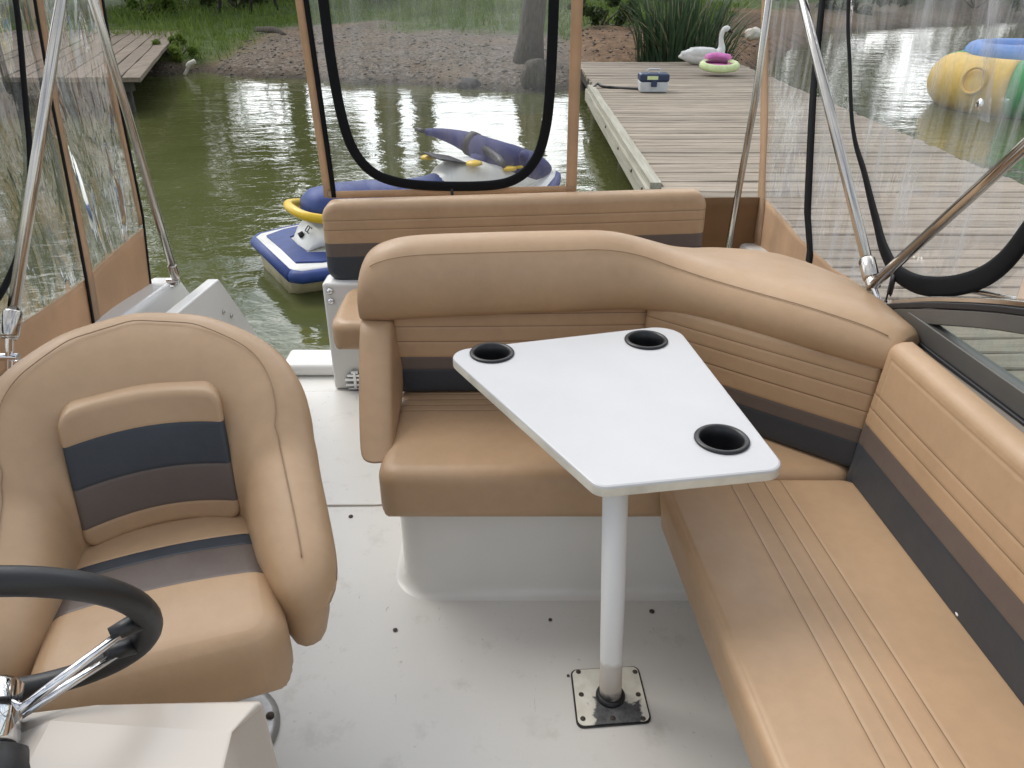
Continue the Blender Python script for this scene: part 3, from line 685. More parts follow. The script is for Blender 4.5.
mb = MB(); mb.tube(smoothpath([(ix - .24, iy + .02, iz + .07), (ix - .1, iy + .05, iz + .10), (ix + .12, iy + .02, iz + .09)], 5), [.02] * 5 + [.03] * 6, 8); mb.obj('strap', 'plum', inf)

# floating towable
tx, ty = 7.65, 12.1
tow = thing('inflatable_tube', 'large yellow and green inflatable tube floating on the pond', 'inflatable', (tx, ty, WZ))
for nm, mat, a0, a1 in (('yellow_section', 'tube_yellow', R(150), R(227)), ('green_section', 'tube_green', R(227.5), R(330)), ('rear_section', 'tube_yellow', R(330.5), R(395)), ('back_section', 'tube_green', R(35.5), R(149.5))):
    mb = torus((tx, ty, WZ + .33), (0, 0, 1), .98, .39, 22, 22, a0, a1)
    mb.obj(nm, mat, tow)
mb = torus((tx + .15, ty + .35, WZ + .70), (0, 0, 1), .78, .16, 40, 14); mb.obj('cover_ring', 'tube_blue', tow)
mb = MB(); mb.lathe([(.05, .0), (.6, .03), (.75, .06)], (tx + .15, ty + .35, WZ + .72), 32); mb.obj('cover', 'tube_blue', tow)
for a in (208,):
    c = Vector((tx + 1.36 * math.cos(R(a)) * 1.0, ty + 1.36 * math.sin(R(a)), WZ + .45)); n = Vector((math.cos(R(a)), math.sin(R(a)), .2)).normalized()
    torus(c, n, .17, .022, 28, 8).obj('grab_ring', 'tube_yellow', tow)

# ================================================================== jet ski
J0 = Vector((-1.585, 4.88, -.08)); JD = Vector((.85, .527, 0)).normalized(); JS = Vector((-JD.y, JD.x, 0))
def J(s, t, z): return J0 + JD * s * .82 + JS * t + Vector((0, 0, z))
ski = thing('jet_ski', 'blue white and yellow jet ski floating behind the boat', 'jet ski', (J0.x + .9, J0.y + .6, WZ))
def jw(s): return lerp_tab([(0, .40), (.06, .46), (.3, .50), (1.2, .54), (1.9, .48), (2.4, .30), (2.65, .13), (2.75, .02)], s)
def jz(s): return lerp_tab([(0, -.12), (.6, -.11), (1.4, -.04), (2.1, .05), (2.75, .14)], s)
S = [0, .03, .06, .15, .3, .5, .8, 1.1, 1.4, 1.7, 2.0, 2.2, 2.4, 2.55, 2.65, 2.75]
mb = MB(); mb.loft([[J(s, -jw(s) * .96, jz(s) - .03), J(s, -jw(s) * .72, -.27), J(s, -jw(s) * .4, -.50), J(s, 0, -.58), J(s, jw(s) * .4, -.50), J(s, jw(s) * .72, -.27), J(s, jw(s) * .96, jz(s) - .03)] for s in S], True, True); mb.obj('hull', 'hull_cream', ski)
mb = MB(); rim = [J(s, -jw(s), jz(s)) for s in S] + [J(s, jw(s), jz(s)) for s in reversed(S)]
mb.tube(rim + [rim[0]], .042, 10); mb.obj('bumper', 'ski_blue', ski)
mb = MB(); mb.loft([[J(s, -jw(s) * .99, jz(s) + .015), J(s, -jw(s) * .93, jz(s) + .045), J(s, 0, jz(s) + .055), J(s, jw(s) * .93, jz(s) + .045), J(s, jw(s) * .99, jz(s) + .015), J(s, 0, jz(s) - .02)] for s in S], True, True); mb.obj('deck', 'ski_white', ski)
# footwell mat round the tail
mb = MB(); ins, outr = [], []
for s, t in ((.62, -.43), (.25, -.40), (.07, -.32), (.07, .32), (.25, .40), (.62, .43)): outr.append((s, t))
for s, t in ((.62, .31), (.40, .28), (.22, .19), (.22, -.19), (.40, -.28), (.62, -.31)): ins.append((s, t))
po = outr + ins; v = [J(s, t, jz(s) + .052 - .02 * abs(t)) for s, t in po] + [J(s, t, jz(s) + .066 - .02 * abs(t)) for s, t in po]; n = len(po)
f = []
for k in range(5):
    f += [(n + k, n + k + 1, n + n - 2 - k, n + n - 1 - k)]
f += [(k, (k + 1) % n, n + (k + 1) % n, n + k) for k in range(n)]
obj('foot_mat', v, f, 'ski_blue', ski, smooth=False)
# seat base (white) and seat (blue)
mb = MB(); mb.loft([[J(s, -w, jz(s) + .05), J(s, -w * .82, zt - .06), J(s, -w * .5, zt), J(s, w * .5, zt), J(s, w * .82, zt - .06), J(s, w, jz(s) + .05)] for s, w, zt in ((.20, .15, -.06), (.28, .24, .06), (.42, .28, .14), (.8, .25, .16), (1.2, .25, .17), (1.6, .24, .2))], True, True); mb.obj('seat_base', 'ski_white', ski, sub=1)
mb = MB(); sect = []
for s, w, zb, zt in ((.30, .05, .13, .19), (.32, .13, .11, .25), (.40, .18, .11, .295), (.6, .19, .12, .31), (.82, .19, .13, .30), (.84, .185, .13, .288), (.86, .19, .13, .30), (1.2, .18, .14, .26), (1.45, .165, .15, .27), (1.58, .12, .17, .30), (1.62, .05, .2, .28)):
    sect.append([J(s, w * math.cos(a), zb + (zt - zb) * max(0, math.sin(a)) ** .6 if math.sin(a) > 0 else zb) for a in [math.pi * k / 10 for k in range(11)]])
mb.loft(sect, True, True); mb.obj('seat', 'ski_blue', ski)
mb = MB(); mb.tube(smoothpath([J(.75, -.24, .13), J(.5, -.24, .135), J(.27, -.19, .17), J(.20, 0, .19), J(.27, .19, .17), J(.5, .24, .135), J(.75, .24, .13)], 6), .032, 10); mb.obj('grab_handle', 'yellow', ski)
mb = MB(); mb.tube([J(.262, -.03, .02), J(.225, -.03, .01)], .02, 10); mb.obj('drain_plug', 'black_plastic', ski)
mb = MB()
for t0 in (-.14, -.10): mb.tube(rpoly([J(.29, t0 - .016, .085), J(.29, t0 + .016, .085), J(.26, t0 + .016, .055), J(.26, t0 - .016, .055)], .005, 3), .004, 6)
mb.obj('emblem', 'black_plastic', ski)
# console, hood, covered handlebar
mb = MB(); mb.loft([[J(s, -w, zb), J(s, -w * .8, zt - .03), J(s, -w * .4, zt), J(s, w * .4, zt), J(s, w * .8, zt - .03), J(s, w, zb)] for s, w, zb, zt in ((1.42, .12, .1, .22), (1.55, .2, .08, .33), (1.75, .27, .06, .38), (2.0, .30, .07, .34), (2.3, .22, .1, .26), (2.55, .11, .13, .2), (2.7, .03, .15, .17))], True, True); mb.obj('hood', 'ski_white', ski, sub=1)
mb = MB(); mb.box(-.14, .14, -.10, .12, 0, .014, M=Matrix.Translation(J(1.60, 0, .375)) @ Matrix.Rotation(math.atan2(JS.y, JS.x), 4, 'Z') @ Matrix.Rotation(R(14), 4, 'X')); mb.obj('instrument_panel', 'dark_vinyl', ski, smooth=False, bevel=.006)
for s, t, a in ((1.52, .15, .055), (1.75, -.19, .06), (2.2, -.14, .07), (2.1, -.2, .05)):
    mb = MB(); mb.lathe([(a, 0), (a * .9, .018), (a * .4, .026)], J(s, t, .36 if s < 1.9 else .29), 16); mb.obj('yellow_decal', 'yellow', ski)
hb = [J(1.72, .50, .475), J(1.78, .42, .475), J(1.88, .28, .455), J(1.96, .14, .425), J(2.04, -.02, .38), J(2.2, -.08, .32), J(2.45, -.06, .25), J(2.68, 0, .20)]
mb = MB(); mb.tube(smoothpath(hb, 6), [lerp_tab([(0, .024), (6, .036), (16, .075), (24, .105), (30, .12), (36, .11), (43, .02)], i_) for i_ in range(43)], 12); mb.obj('handlebar_cover', 'cover_blue', ski)
mb = MB(); mb.tube([J(1.72, .50, .475), J(1.67, .60, .485)], .017, 8); mb.obj('hand_grip', 'black_rubber', ski)
mb = MB(); mb.tube([J(1.96, -.05, .42), J(1.92, -.3, .40), J(1.86, -.44, .39)], [.03, .024, .02], 10); mb.obj('hand_grip', 'black_rubber', ski)
mb = MB(); P = smoothpath(hb, 6); mb.tube([P[17], P[18], P[19]], .090, 14); mb.obj('cover_strap', 'dark_vinyl', ski)
mb = MB(); mb.loft([[J(s + .12, -w, zb), J(s + .12, -w * .6, zt), J(s + .12, w * .6, zt), J(s + .12, w, zb)] for s, w, zb, zt in ((1.72, .14, .28, .42), (1.9, .20, .26, .39), (2.15, .2, .23, .34), (2.45, .12, .22, .27), (2.6, .04, .2, .22))], True, True); mb.obj('hood_cover', 'cover_blue', ski, sub=1)
torus(J(.22 + 1.98, -.30, .36), JD + Vector((0, 0, .3)), .055, .026, 24, 8, R(-30), R(210), e1=JS).obj('mirror', 'cover_blue', ski)

# ================================================================== the boat
boat = thing('motorboat', 'white fibreglass motorboat with the open cockpit floor', 'boat', (0, 1, WZ))
mb = MB(); mb.box(-1.17, 1.04, -2.2, 3.0, -.62, -.004); mb.obj('hull', 'gel', boat, smooth=False, bevel=.03)
# cockpit floor sheet
obj('cockpit_floor', [(-.96, -2, .0), (.92, -2, .0), (.92, 2.99, .0), (-.96, 2.99, .0), (-.96, -2, -.003), (.92, -2, -.003), (.92, 2.99, -.003), (-.96, 2.99, -.003)], [(0, 1, 2, 3), (7, 6, 5, 4), (0, 4, 5, 1), (1, 5, 6, 2), (2, 6, 7, 3), (3, 7, 4, 0)], 'floor_gel', boat, smooth=False)
# hatch, raised, with a dark gap round it
hp = [(-.90, 1.95), (-.36, 1.955), (-.36, 2.70), (-.90, 2.69)]
mb = MB(); mb.prism([(p.x, p.y) for p in rpoly([Vector((x, y, 0)) for x, y in hp], .07)], .002, .006); h = mb.obj('floor_hatch', 'floor_gel', boat, smooth=False, bevel=.002)
mb = MB(); mb.prism([(p.x, p.y) for p in rpoly([Vector((x + dx, y + dy, 0)) for (x, y), (dx, dy) in zip(hp, ((-.004, -.001), (.004, -.001), (.004, .004), (-.004, .004)))], .075)], .001, .004); mb.obj('hatch_gap', 'console_gel', h, smooth=False)
mb = MB(); mb.box(-.955, -.70, 2.82, 2.985, .001, .055); mb.obj('transom_sill', 'gel', boat, bevel=.02, segs=4)
# bench plinths with filleted feet
def plinth(name, pts, z1, parent):
    n = len(pts); rings = []
    P = [Vector((x, y, 0)) for x, y in pts]; c = sum(P, Vector()) / n
    nor = []
    for i in range(n):
        t = (P[(i + 1) % n] - P[i - 1]).normalized(); nor.append(Vector((t.y, -t.x, 0)))
    for off, z in ((.026, .0004), (.015, .004), (.006, .011), (.001, .022), (0, .04), (0, .2), (0, z1)):
        rings.append([P[i] + nor[i] * off + Vector((0, 0, z)) for i in range(n)])
    mb = MB(); mb.loft(rings, True, False); return mb.obj(name, 'gel', parent)
rp = rpoly([Vector(p + (0,)) for p in ((-.30, 1.565), (.90, 1.565), (.90, 2.06), (-.30, 2.06))], (.09, .01, .01, .03))
plinth('rear_bench_plinth', [(p.x, p.y) for p in rp], .302, boat)
rp = rpoly([Vector(p + (0,)) for p in ((.66, -.6), (.90, -.6), (.90, 1.54), (.50, 1.54))], .01)
plinth('side_bench_plinth', [(p.x, p.y) for p in rp], .302, boat)
# stern bench base with its white front and side post
mb = MB(); mb.box(-.715, .75, 2.715, 2.82, .002, .455); q = mb.obj('transom_wall', 'gel', boat, bevel=.012, segs=3)
for z in (.385, .425):
    mb = MB(); mb.lathe([(.012, 0), (.012, .006), (.004, .009)], (-.685, 2.714, z), 12, M=Matrix.Rotation(R(90), 4, 'X')); mb.obj('bolt', 'chrome', boat)
mb = MB(); mb.box(-.45, .75, 2.36, 2.712, .002, .35); mb.obj('stern_bench_base', 'gel', boat, bevel=.012)
hg = thing('door_hinge', 'x', 'x'); bpy.data.objects.remove(hg)
mb = MB()
for s in (-1, 1):
    for dz, wd in ((.045, .014), (.03, .03), (.012, .04)): mb.box(-.625 - wd, -.625 + wd, 2.700, 2.714, .04 + s * dz - .006, .04 + s * dz + .006)
mb.box(-.631, -.619, 2.695, 2.714, -.0 + .012, .09); mb.obj('hinge', 'chrome', boat, bevel=.002)
# port gunwale with the open pocket
mb = MB(); prof = [(-2.2, .02), (2.87, .0), (2.38, .60), (1.65, .655), (-2.2, .72)]
def yz(x0, x1, pr, m=0):
    n = len(pr); mb.add([(x0, y, z) for y, z in pr] + [(x1, y, z) for y, z in pr], [tuple(range(n)), tuple(range(2 * n - 1, n - 1, -1))] + [(k, n + k, n + (k + 1) % n, (k + 1) % n) for k in range(n)], m)
yz(-1.0, -.96, prof); mb.obj('side_lining', 'gel', boat, smooth=False, bevel=.006)
mb = MB(); yz(-1.175, -1.075, [(-2.2, -.1), (2.9, -.1), (2.36, .615), (1.65, .67), (-2.2, .735)]); mb.obj('gunwale', 'gel', boat, smooth=False, bevel=.02, segs=3)
mb = MB(); yz(-1.074, -1.001, [(-2.2, -.05), (2.84, -.05), (2.40, .45), (2.2, .46), (2.17, .50), (1.9, .52), (1.86, .635), (-2.2, .715)]); mb.obj('gunwale_pocket', 'gel', boat, smooth=False, bevel=.004)
for y, z in ((2.36, .49), (2.42, .45)):
    mb = MB(); mb.lathe([(.008, 0), (.008, .004), (.003, .006)], (-.96, y, z), 10, M=Matrix.Rotation(R(90), 4, 'Y')); mb.obj('screw', 'steel', boat)
# starboard coaming
mb = MB(); yz(.905, 1.035, [(-2.2, -.1), (2.98, -.1), (2.98, .53), (1.9, .68), (1.6, .735), (-2.2, .80)]); mb.obj('coaming', 'gel', boat, smooth=False, bevel=.02, segs=3)
# scattered floor screws and plugs
for x, y, r in ((-.30, 1.435, .006), (-.50, 1.90, .007), (.10, 1.47, .005), (.37, 1.50, .007), (.135, 1.29, .0035), (.33, .99, .0035)):
    mb = MB(); mb.lathe([(r, .0008), (r, .003), (r * .5, .004)], (x, y, 0), 10); mb.obj('floor_screw', 'rust', boat)

# ------------------------------------------------------------------ table
TZ = .72
tbl = thing('dinette_table', 'white dinette table with three black cup holders on one pole', 'table', (.229, 1.227, 0))
tp = rpoly([Vector((-.158, 1.598, 0)), Vector((.405, 1.748, 0)), Vector((.487, 1.122, 0)), Vector((.146, 1.066, 0))], (.045, .06, .035, .03), 10)
mb = MB(); n = len(tp); c0 = sum(tp, Vector()) / n
def ringt(ins, z): return [p + (c0 - p).normalized() * ins + Vector((0, 0, z)) for p in tp]
mb.loft([ringt(.003, TZ - .024), ringt(0, TZ - .021), ringt(0, TZ - .005)], True, True, 1)
mb.f.pop(); mb.m.pop()
k0 = len(mb.v); mb.loft([ringt(0, TZ - .005), ringt(.0015, TZ - .0015), ringt(.005, TZ)], True, True, 0)
ii = next(i for i in range(len(mb.f)) if len(mb.f[i]) == n and mb.f[i][0] >= k0); mb.f.pop(ii); mb.m.pop(ii)
top = mb.obj('tabletop', ['table_white', 'table_edge'], tbl, smooth=False)
bm = bmesh.new(); bm.from_mesh(top.data); bmesh.ops.remove_doubles(bm, verts=bm.verts, dist=1e-5); bmesh.ops.recalc_face_normals(bm, faces=bm.faces); bm.to_mesh(top.data); bm.free()
CUPS = ((-.046, 1.583), (.318, 1.652), (.393, 1.217))
mb = MB()
for x, y in CUPS: mb.lathe([(.043, TZ - .1), (.043, TZ + .05)], (x, y, 0), 40)
cut = mb.obj('cutter', 'table_white'); bo = top.modifiers.new('h', 'BOOLEAN'); bo.object = cut; bo.operation = 'DIFFERENCE'; bo.solver = 'EXACT'
bpy.context.view_layer.update(); dg = bpy.context.evaluated_depsgraph_get(); nm_ = bpy.data.meshes.new_from_object(top.evaluated_get(dg)); top.modifiers.clear(); top.data = nm_; nm_.name = 'tabletop'; bpy.data.objects.remove(cut)
for x, y in CUPS:
    mb = MB(); mb.lathe([(.041, TZ + .001), (.051, TZ + .0005), (.0515, TZ + .003), (.049, TZ + .0055), (.044, TZ + .006), (.0405, TZ + .003), (.039, TZ - .02), (.036, TZ - .065), (.033, TZ - .068), (.004, TZ - .068), (.004, TZ - .072), (.038, TZ - .072), (.0415, TZ - .02), (.041, TZ + .001)], (x, y, 0), 40, cap=False); mb.obj('cup_holder', 'black_plastic', tbl)
mb = MB(); mb.tube([(.229, 1.227, .004), (.2285, 1.227, .02), (.199, 1.228, TZ - .026)], .0255, 28); mb.obj('pole', 'pole_paint', tbl)
bp = rpoly([Vector((.141, 1.306, 0)), Vector((.307, 1.318, 0)), Vector((.316, 1.158, 0)), Vector((.145, 1.143, 0))], .016, 6)
mb = MB(); mb.prism([(p.x, p.y) for p in bp], .0005, .004, 0); plate = mb.obj('base_plate', 'black_rubber', tbl, smooth=False, bevel=.001)
bc = Vector((.228, 1.231, 0)); mb = MB(); mb.prism([(bc + (p - bc) * .955).to_tuple()[:2] for p in bp], .0042, .007, 0); mb.obj('plate_face', 'plate_paint', plate, smooth=False, bevel=.001)
mb = MB(); mb.lathe([(.034, .0072), (.034, .012), (.029, .018), (.0262, .018)], (.229, 1.227, 0), 28); mb.obj('pole_socket', 'gasket', plate)
for u, v_ in ((-.82, -.82), (.82, -.82), (.82, .82), (-.82, .82), (-.8, 0), (.8, 0), (0, -.8)):
    P = bc + Vector((u * .083, v_ * .08, 0)); mb = MB(); mb.lathe([(.006, .0072), (.006, .0085), (.003, .0095)], P, 12); mb.obj('screw', 'rust', plate)

# ------------------------------------------------------------------ side bench (right)
sb = thing('side_bench', 'long tan upholstered side bench with a striped backrest', 'bench', (.6, .9, .303))
def sbf(a, b, h):     # a across (0 = aisle), b along (0 = aft end)
    y = 1.492 - b; x0 = .340 + (1.492 - y) * .070 + .018 * (1 - min(h, .125) / .125) * max(0, 1 - a / .12); x1 = .815 + (1.492 - y) * .065
    return (x0 + (x1 - x0) * a / .47, y, .303 + h)
pillow('seat_cushion', .47, 2.0, .138, .022, .045, sbf, UPH, sb, seams_a=(.165, .205, .245, .285), crown=.006, under=.02, step=.06, ring_seam=.018)
def sbk(a, b, h):     # a along (0 = aft), b up
    y = 1.515 - a; x = .79 + (1.5 - y) * .065 + .07 * b - h * .99 + .048
    return (x, y, .405 + b - h * .05)
pillow('backrest', 2.0, .388, .048, .025, .03, sbk, UPH, sb, seams_b=(.225, .262), bands=((0, .132, 2), (.132, .184, 1), (.184, .388, 0)), crown=.008, under=.01, step=.06, ring_seam=.036)
# small tag at the seat seam
mb = MB(); mb.lathe([(.006, 0), (.007, .004), (.003, .008)], (.826, 1.045, .446), 10); mb.obj('button', 'white_plastic', sb)

# ------------------------------------------------------------------ rear bench (back and corner)
rb = thing('rear_bench', 'tan rear corner bench with striped back and thick rolled bolster', 'bench', (.2, 1.75, .303))
def rbf(a, b, h): return (-.327 + a, 1.497 + b, .303 + h)
pillow('seat_cushion', 1.16, .46, .139, .04, .06, rbf, UPH, rb, seams_b=(.30, .33, .36, .39), crown=.004, under=.03, step=.05)
def rk1(a, b, h): return (-.325 + a, 1.955 - h + .06 * b - .0 + (.015 * (a / .66)), .445 + b)
BND = ((0, .075, 2), (.075, .112, 1), (.112, .30, 0))
pillow('backrest', .705, .275, .07, .016, .0, rk1, UPH, rb, seams_b=(.157, .20, .235), bands=((0, .075, 2), (.075, .112, 1), (.112, .275, 0)), crown=.004, under=.01)
d0 = Vector((.345, 1.885, 0)); d1 = Vector((.815, 1.505, 0)); dd = (d1 - d0); DL = dd.length; dd.normalize(); dn = Vector((-dd.y * -1, dd.x * -1, 0)); dn = Vector((dd.y, -dd.x, 0))
def rk2(a, b, h): return d0 + dd * a - dn * (.07 - h) - dn * .06 * b + Vector((0, 0, .445 + b))
pillow('corner_backrest', DL, .275, .07, .016, .0, rk2, UPH, rb, seams_b=(.157, .20, .235), bands=((0, .075, 2), (.075, .112, 1), (.112, .275, 0)), crown=.004, under=.01)
# bolster: lofted sections along the back and round the corner
secs = []
def bsec(p, n, zb, zt, depth, fr, outz):
    """p foot of the front face, n outward (away from the seat), fr forward bulge, depth of the top, outz height of outer edge"""
    p = Vector((p[0], p[1], 0)); n = Vector((n[0], n[1], 0)).normalized(); H = zt - zb
    prof = [(.0, zb), (-fr * .5, zb + .012), (-fr, zb + H * .35), (-fr * .75, zb + H * .62), (-fr * .1 + .004, zb + H * .84), (.035, zb + H * .965), (.075, zt), (depth * .72, zt - (zt - outz) * .45), (depth * .93, outz), (depth, outz - .025), (depth - .005, zb + .01 if depth < .2 else outz - .1), (.05, zb - .005)]
    return [p + n * a + Vector((0, 0, z)) for a, z in prof]
secs = [
 bsec((-.405, 1.905), (0, 1), .672, .735, .11, .010, .715), bsec((-.408, 1.90), (0, 1), .665, .775, .125, .020, .75), bsec((-.398, 1.897), (0, 1), .662, .81, .135, .026, .785), bsec((-.375, 1.893), (0, 1), .662, .842, .14, .032, .815),
 bsec((-.335, 1.89), (0, 1), .664, .866, .14, .036, .835), bsec((-.26, 1.89), (0, 1), .67, .882, .14, .032, .85), bsec((-.1, 1.892), (0, 1), .677, .889, .14, .030, .856), bsec((.12, 1.896), (0, 1), .685, .893, .14, .030, .862),
 bsec((.24, 1.90), (.05, 1), .69, .893, .15, .036, .85), bsec((.33, 1.895), (.12, 1), .694, .876, .17, .034, .825), bsec((.41, 1.865), (.25, 1), .697, .852, .24, .030, .80), bsec((.49, 1.81), (.36, 1), .700, .838, .36, .026, .792),
 bsec((.57, 1.745), (.55, 1), .702, .832, .44, .024, .782), bsec((.66, 1.665), (.8, 1), .704, .830, .40, .022, .768), bsec((.73, 1.60), (.95, .9), .706, .826, .31, .022, .758), bsec((.79, 1.545), (1, .8), .708, .818, .21, .020, .748),
 bsec((.822, 1.515), (1, .7), .71, .806, .15, .016, .745), bsec((.835, 1.50), (1, .65), .715, .79, .11, .01, .745)]
P = []
for k in range(len(secs[0])):
    P.append(smoothpath([s[k] for s in secs], 5))
rings = [[P[k][i] for k in range(len(P))] for i in range(len(P[0]))]
mb = MB(); mb.loft(rings, True, True); mb.obj('bolster', 'tan', rb, sub=1)
# stitch line along the bolster
mb = MB(); mb.tube([(r[4] + (r[4] - r[10]).normalized() * .0 + Vector((0, 0, .0))) for r in rings[16:80]], .0012, 6); mb.obj('bolster_stitching', 'thread', rb)
# arm at the aisle end
def armsec(y, z, L, x0, x1, ang):
    # closed rounded section in the plane across the arm, L along depth direction
    c = Vector((0, y, z)); d = Vector((0, math.cos(ang), math.sin(ang))); out_ = []
    r = min(.035, L * .45, (x1 - x0) * .45)
    for sx_, sd in ((1, 1), (-1, 1), (-1, -1), (1, -1)):
        for k in range(5):
            a = math.pi / 2 * k / 4 + {(1, 1): 0, (-1, 1): math.pi / 2, (-1, -1): math.pi, (1, -1): 1.5 * math.pi}[(sx_, sd)]
            px = (x0 + x1) / 2 + sx_ * ((x1 - x0) / 2 - r) + r * math.cos(a); pd = sd * (L / 2 - r) + r * math.sin(a)
            out_.append(Vector((px, 0, 0)) + c + d * pd)
    return out_
mb = MB()
A = [armsec(1.955, .672, .19, -.407, -.322, R(0)), armsec(1.945, .66, .20, -.407, -.318, R(2)), armsec(1.885, .60, .24, -.403, -.314, R(8)), armsec(1.82, .54, .28, -.395, -.307, R(14)), armsec(1.76, .485, .31, -.387, -.300, R(16)), armsec(1.735, .452, .32, -.380, -.297, R(12)), armsec(1.725, .435, .30, -.372, -.303, R(6)), armsec(1.725, .428, .26, -.36, -.315, R(3))]
mb.loft(A, True, True); mb.obj('armrest', 'tan', rb, sub=1)
# ------------------------------------------------------------------ stern bench
st = thing('stern_bench', 'tan stern bench with striped upright back and lighter seat pad', 'bench', (0, 2.6, .272))
def stb(a, b, h): return (-.70 + a, 2.83 - h + .05 * b, .440 + b + .03 * a)
pillow('backrest', 1.41, .305, .085, .03, .06, stb, UPH, st, seams_b=(.205, .24), bands=((0, .105, 2), (.105, .155, 1), (.155, .305, 0)), crown=.006, under=.03)
def sts(a, b, h): return (-.615 + a, 2.33 + b, .352 + h)
pillow('seat_cushion', 1.36, .375, .105, .035, .08, sts, UPH, st, crown=.008, under=.04)

# ------------------------------------------------------------------ helm chair
CH = Vector((-.645, 1.085, 0)); CA = R(20)
def C(x, y, z): return CH + Vector((x * math.cos(CA) - y * math.sin(CA), x * math.sin(CA) + y * math.cos(CA), z))
hc = thing('helm_chair', 'tan swivel helm chair with striped back and seat panels', 'chair', tuple(CH))
# horseshoe bolster: stations from right arm front round the back to left arm front
st_pts = []
def horseshoe(t):
    # t -1..1 ; returns plan point, outward normal
    W, YB = .198, .115
    a = abs(t)
    sgn = 1 if t >= 0 else -1
    # straight arm for a>.5 ; arc for a<.5
    if a < .58:
        th = (a / .58) * math.pi / 2
        x = W * math.sin(th); y = YB + .10 * math.cos(th)
        n = Vector((math.sin(th) * 1.0, math.cos(th), 0))
    else:
        x = W + .025 * (a - .58) / .42; y = YB - (a - .58) / .42 * .295; n = Vector((1, 0, 0))
    return Vector((sgn * x, y, 0)), Vector((sgn * n.x, n.y, 0)).normalized()
rings = []
NT = 49
for i in range(NT):
    t = -1 + 2 * i / (NT - 1); p, n = horseshoe(t); a = abs(t)
    zt = lerp_tab([(0, .872), (.13, .862), (.25, .825), (.36, .775), (.47, .715), (.6, .665), (.75, .625), (.9, .585), (.97, .555), (1, .53)], a)
    zb = lerp_tab([(0, .44), (.6, .42), (.85, .38), (.96, .385), (1, .42)], a)
    rec = lerp_tab([(0, .15), (.3, .10), (.5, .03), (.8, .02), (1, .01)], a)      # outward lean of the top
    th = lerp_tab([(0, .10), (.5, .092), (.62, .085), (.9, .076), (.97, .062), (1, .036)], a)
    zi = .50; H = zt - zi
    inn = lerp_tab([(0, .048), (.45, .052), (.8, .05), (.95, .03), (1, .0)], a)
    prof = [(-inn * .6, zb), (-inn, zi - .03), (-inn + rec * .22, zi + H * .3), (-inn * .95 + rec * .5, zi + H * .58), (-inn * .6 + rec * .78, zi + H * .82), (rec + th * .12, zt - H * .03), (rec + th * .55, zt), (rec + th * .9, zt - .022), (rec + th, zt - .06), (rec * .7 + th, zi + H * .5), (rec * .25 + th * .9, zi), (th * .75, zb + .012), (th * .35, zb)]
    rings.append([C(*(p + n * u + Vector((0, 0, z)))) for u, z in prof])
mb = MB(); mb.loft(rings, True, True); mb.obj('bolster', 'tan', hc, sub=1)
mb = MB(); mb.tube(smoothpath([r[5].lerp(r[6], .12) + (r[5] - r[10]).normalized() * .0012 for r in rings[2:-2]], 3), .0012, 6); mb.obj('bolster_stitching', 'thread', hc)
def cin(a, b, h):      # back insert, slightly curved in plan
    u = (a - .145) / .145
    return C(a - .145, .158 + .30 * b - .046 * u * u - .0 - h + .062, .502 + b)
pillow('back_pad', .29, .265, .058, .014, .03, cin, UPH, hc, bands=((0, .045, 0), (.045, .122, 1), (.122, .205, 2), (.205, .265, 0)), crown=.012, under=.01, step=.03)
def cst(a, b, h):      # seat, front edge at b = 0
    wsc = 1 - .10 * (b / .46)
    return C((a - .205) * wsc, -.255 + b, .385 + h - .03 * sm(b / .46) + .012)
pillow('seat_cushion', .41, .46, .135, .05, .07, cst, UPH, hc, bands=((0, .185, 0), (.185, .28, 1), (.28, .32, 2), (.32, .46, 0)), crown=.018, under=.03, step=.03)
mb = MB(); mb.lathe([(.125, .001), (.125, .008), (.11, .014), (.055, .03), (.04, .05), (.036, .32), (.05, .34), (.13, .36), (.13, .385)], CH + Vector((0, .05, 0)), 36); mb.obj('pedestal', 'cast_metal', hc)
for k in range(6):
    a = k * 1.047 + .3; mb = MB(); mb.lathe([(.009, .0125), (.009, .02), (.004, .023)], CH + Vector((.105 * math.cos(a), .05 + .105 * math.sin(a), 0)), 10); mb.obj('bolt', 'rust', hc)

# ------------------------------------------------------------------ helm console with wheel
hm = thing('helm_console', 'cream white helm console with a black rimmed steering wheel', 'console', (-.5, .5, 0))
V = [(-.68, .575, .755), (-.452, .575, .789), (-.27, .575, .798),
     (-.68, .53, .71), (-.475, .53, .83 - .012), (-.286, .53, .800),
     (-1.0, .0, .86), (-.40, .0, .86), (-.22, .0, .84),
     (-.68, .56, .0), (-.452, .56, .0), (-.25, .56, .0), (-1.0, .0, .0), (-.2, .0, .0)]
F = [(0, 1, 4, 3), (1, 2, 5, 4), (3, 4, 7, 6), (4, 5, 8, 7), (0, 9, 10, 1), (1, 10, 11, 2), (2, 11, 13, 8, 5), (6, 7, 8, 13, 12), (0, 3, 6, 12, 9), (9, 12, 13, 11, 10)]
obj('body', V, F, 'console_gel', hm, smooth=False, bevel=.008, segs=3)
WC = Vector((-.572, .592, .858)); WN = Vector((-.26, .85, .45)).normalized(); WR = .165
sw = torus(WC, WN, WR, .0148, 64, 16).obj('steering_wheel', 'black_rubber', hm)
HB = WC - WN * .085 + Vector((.014, 0, .012))
Mh = Vector((0, 0, 1)).rotation_difference(WN).to_matrix().to_4x4()
mb = MB(); mb.lathe([(.034, -.03), (.036, -.025), (.036, .03), (.03, .036), (.0, .036)], HB, 28, M=Mh); mb.obj('hub', 'chrome', sw)
mb = MB(); mb.lathe([(.075, -.11), (.07, -.08), (.045, -.035), (.036, -.031)], HB, 28, M=Mh); mb.obj('column_boot', 'black_rubber', sw)
e1 = Vector((1, 0, 0)); e1 = (e1 - WN * e1.dot(WN)).normalized(); e2 = WN.cross(e1)
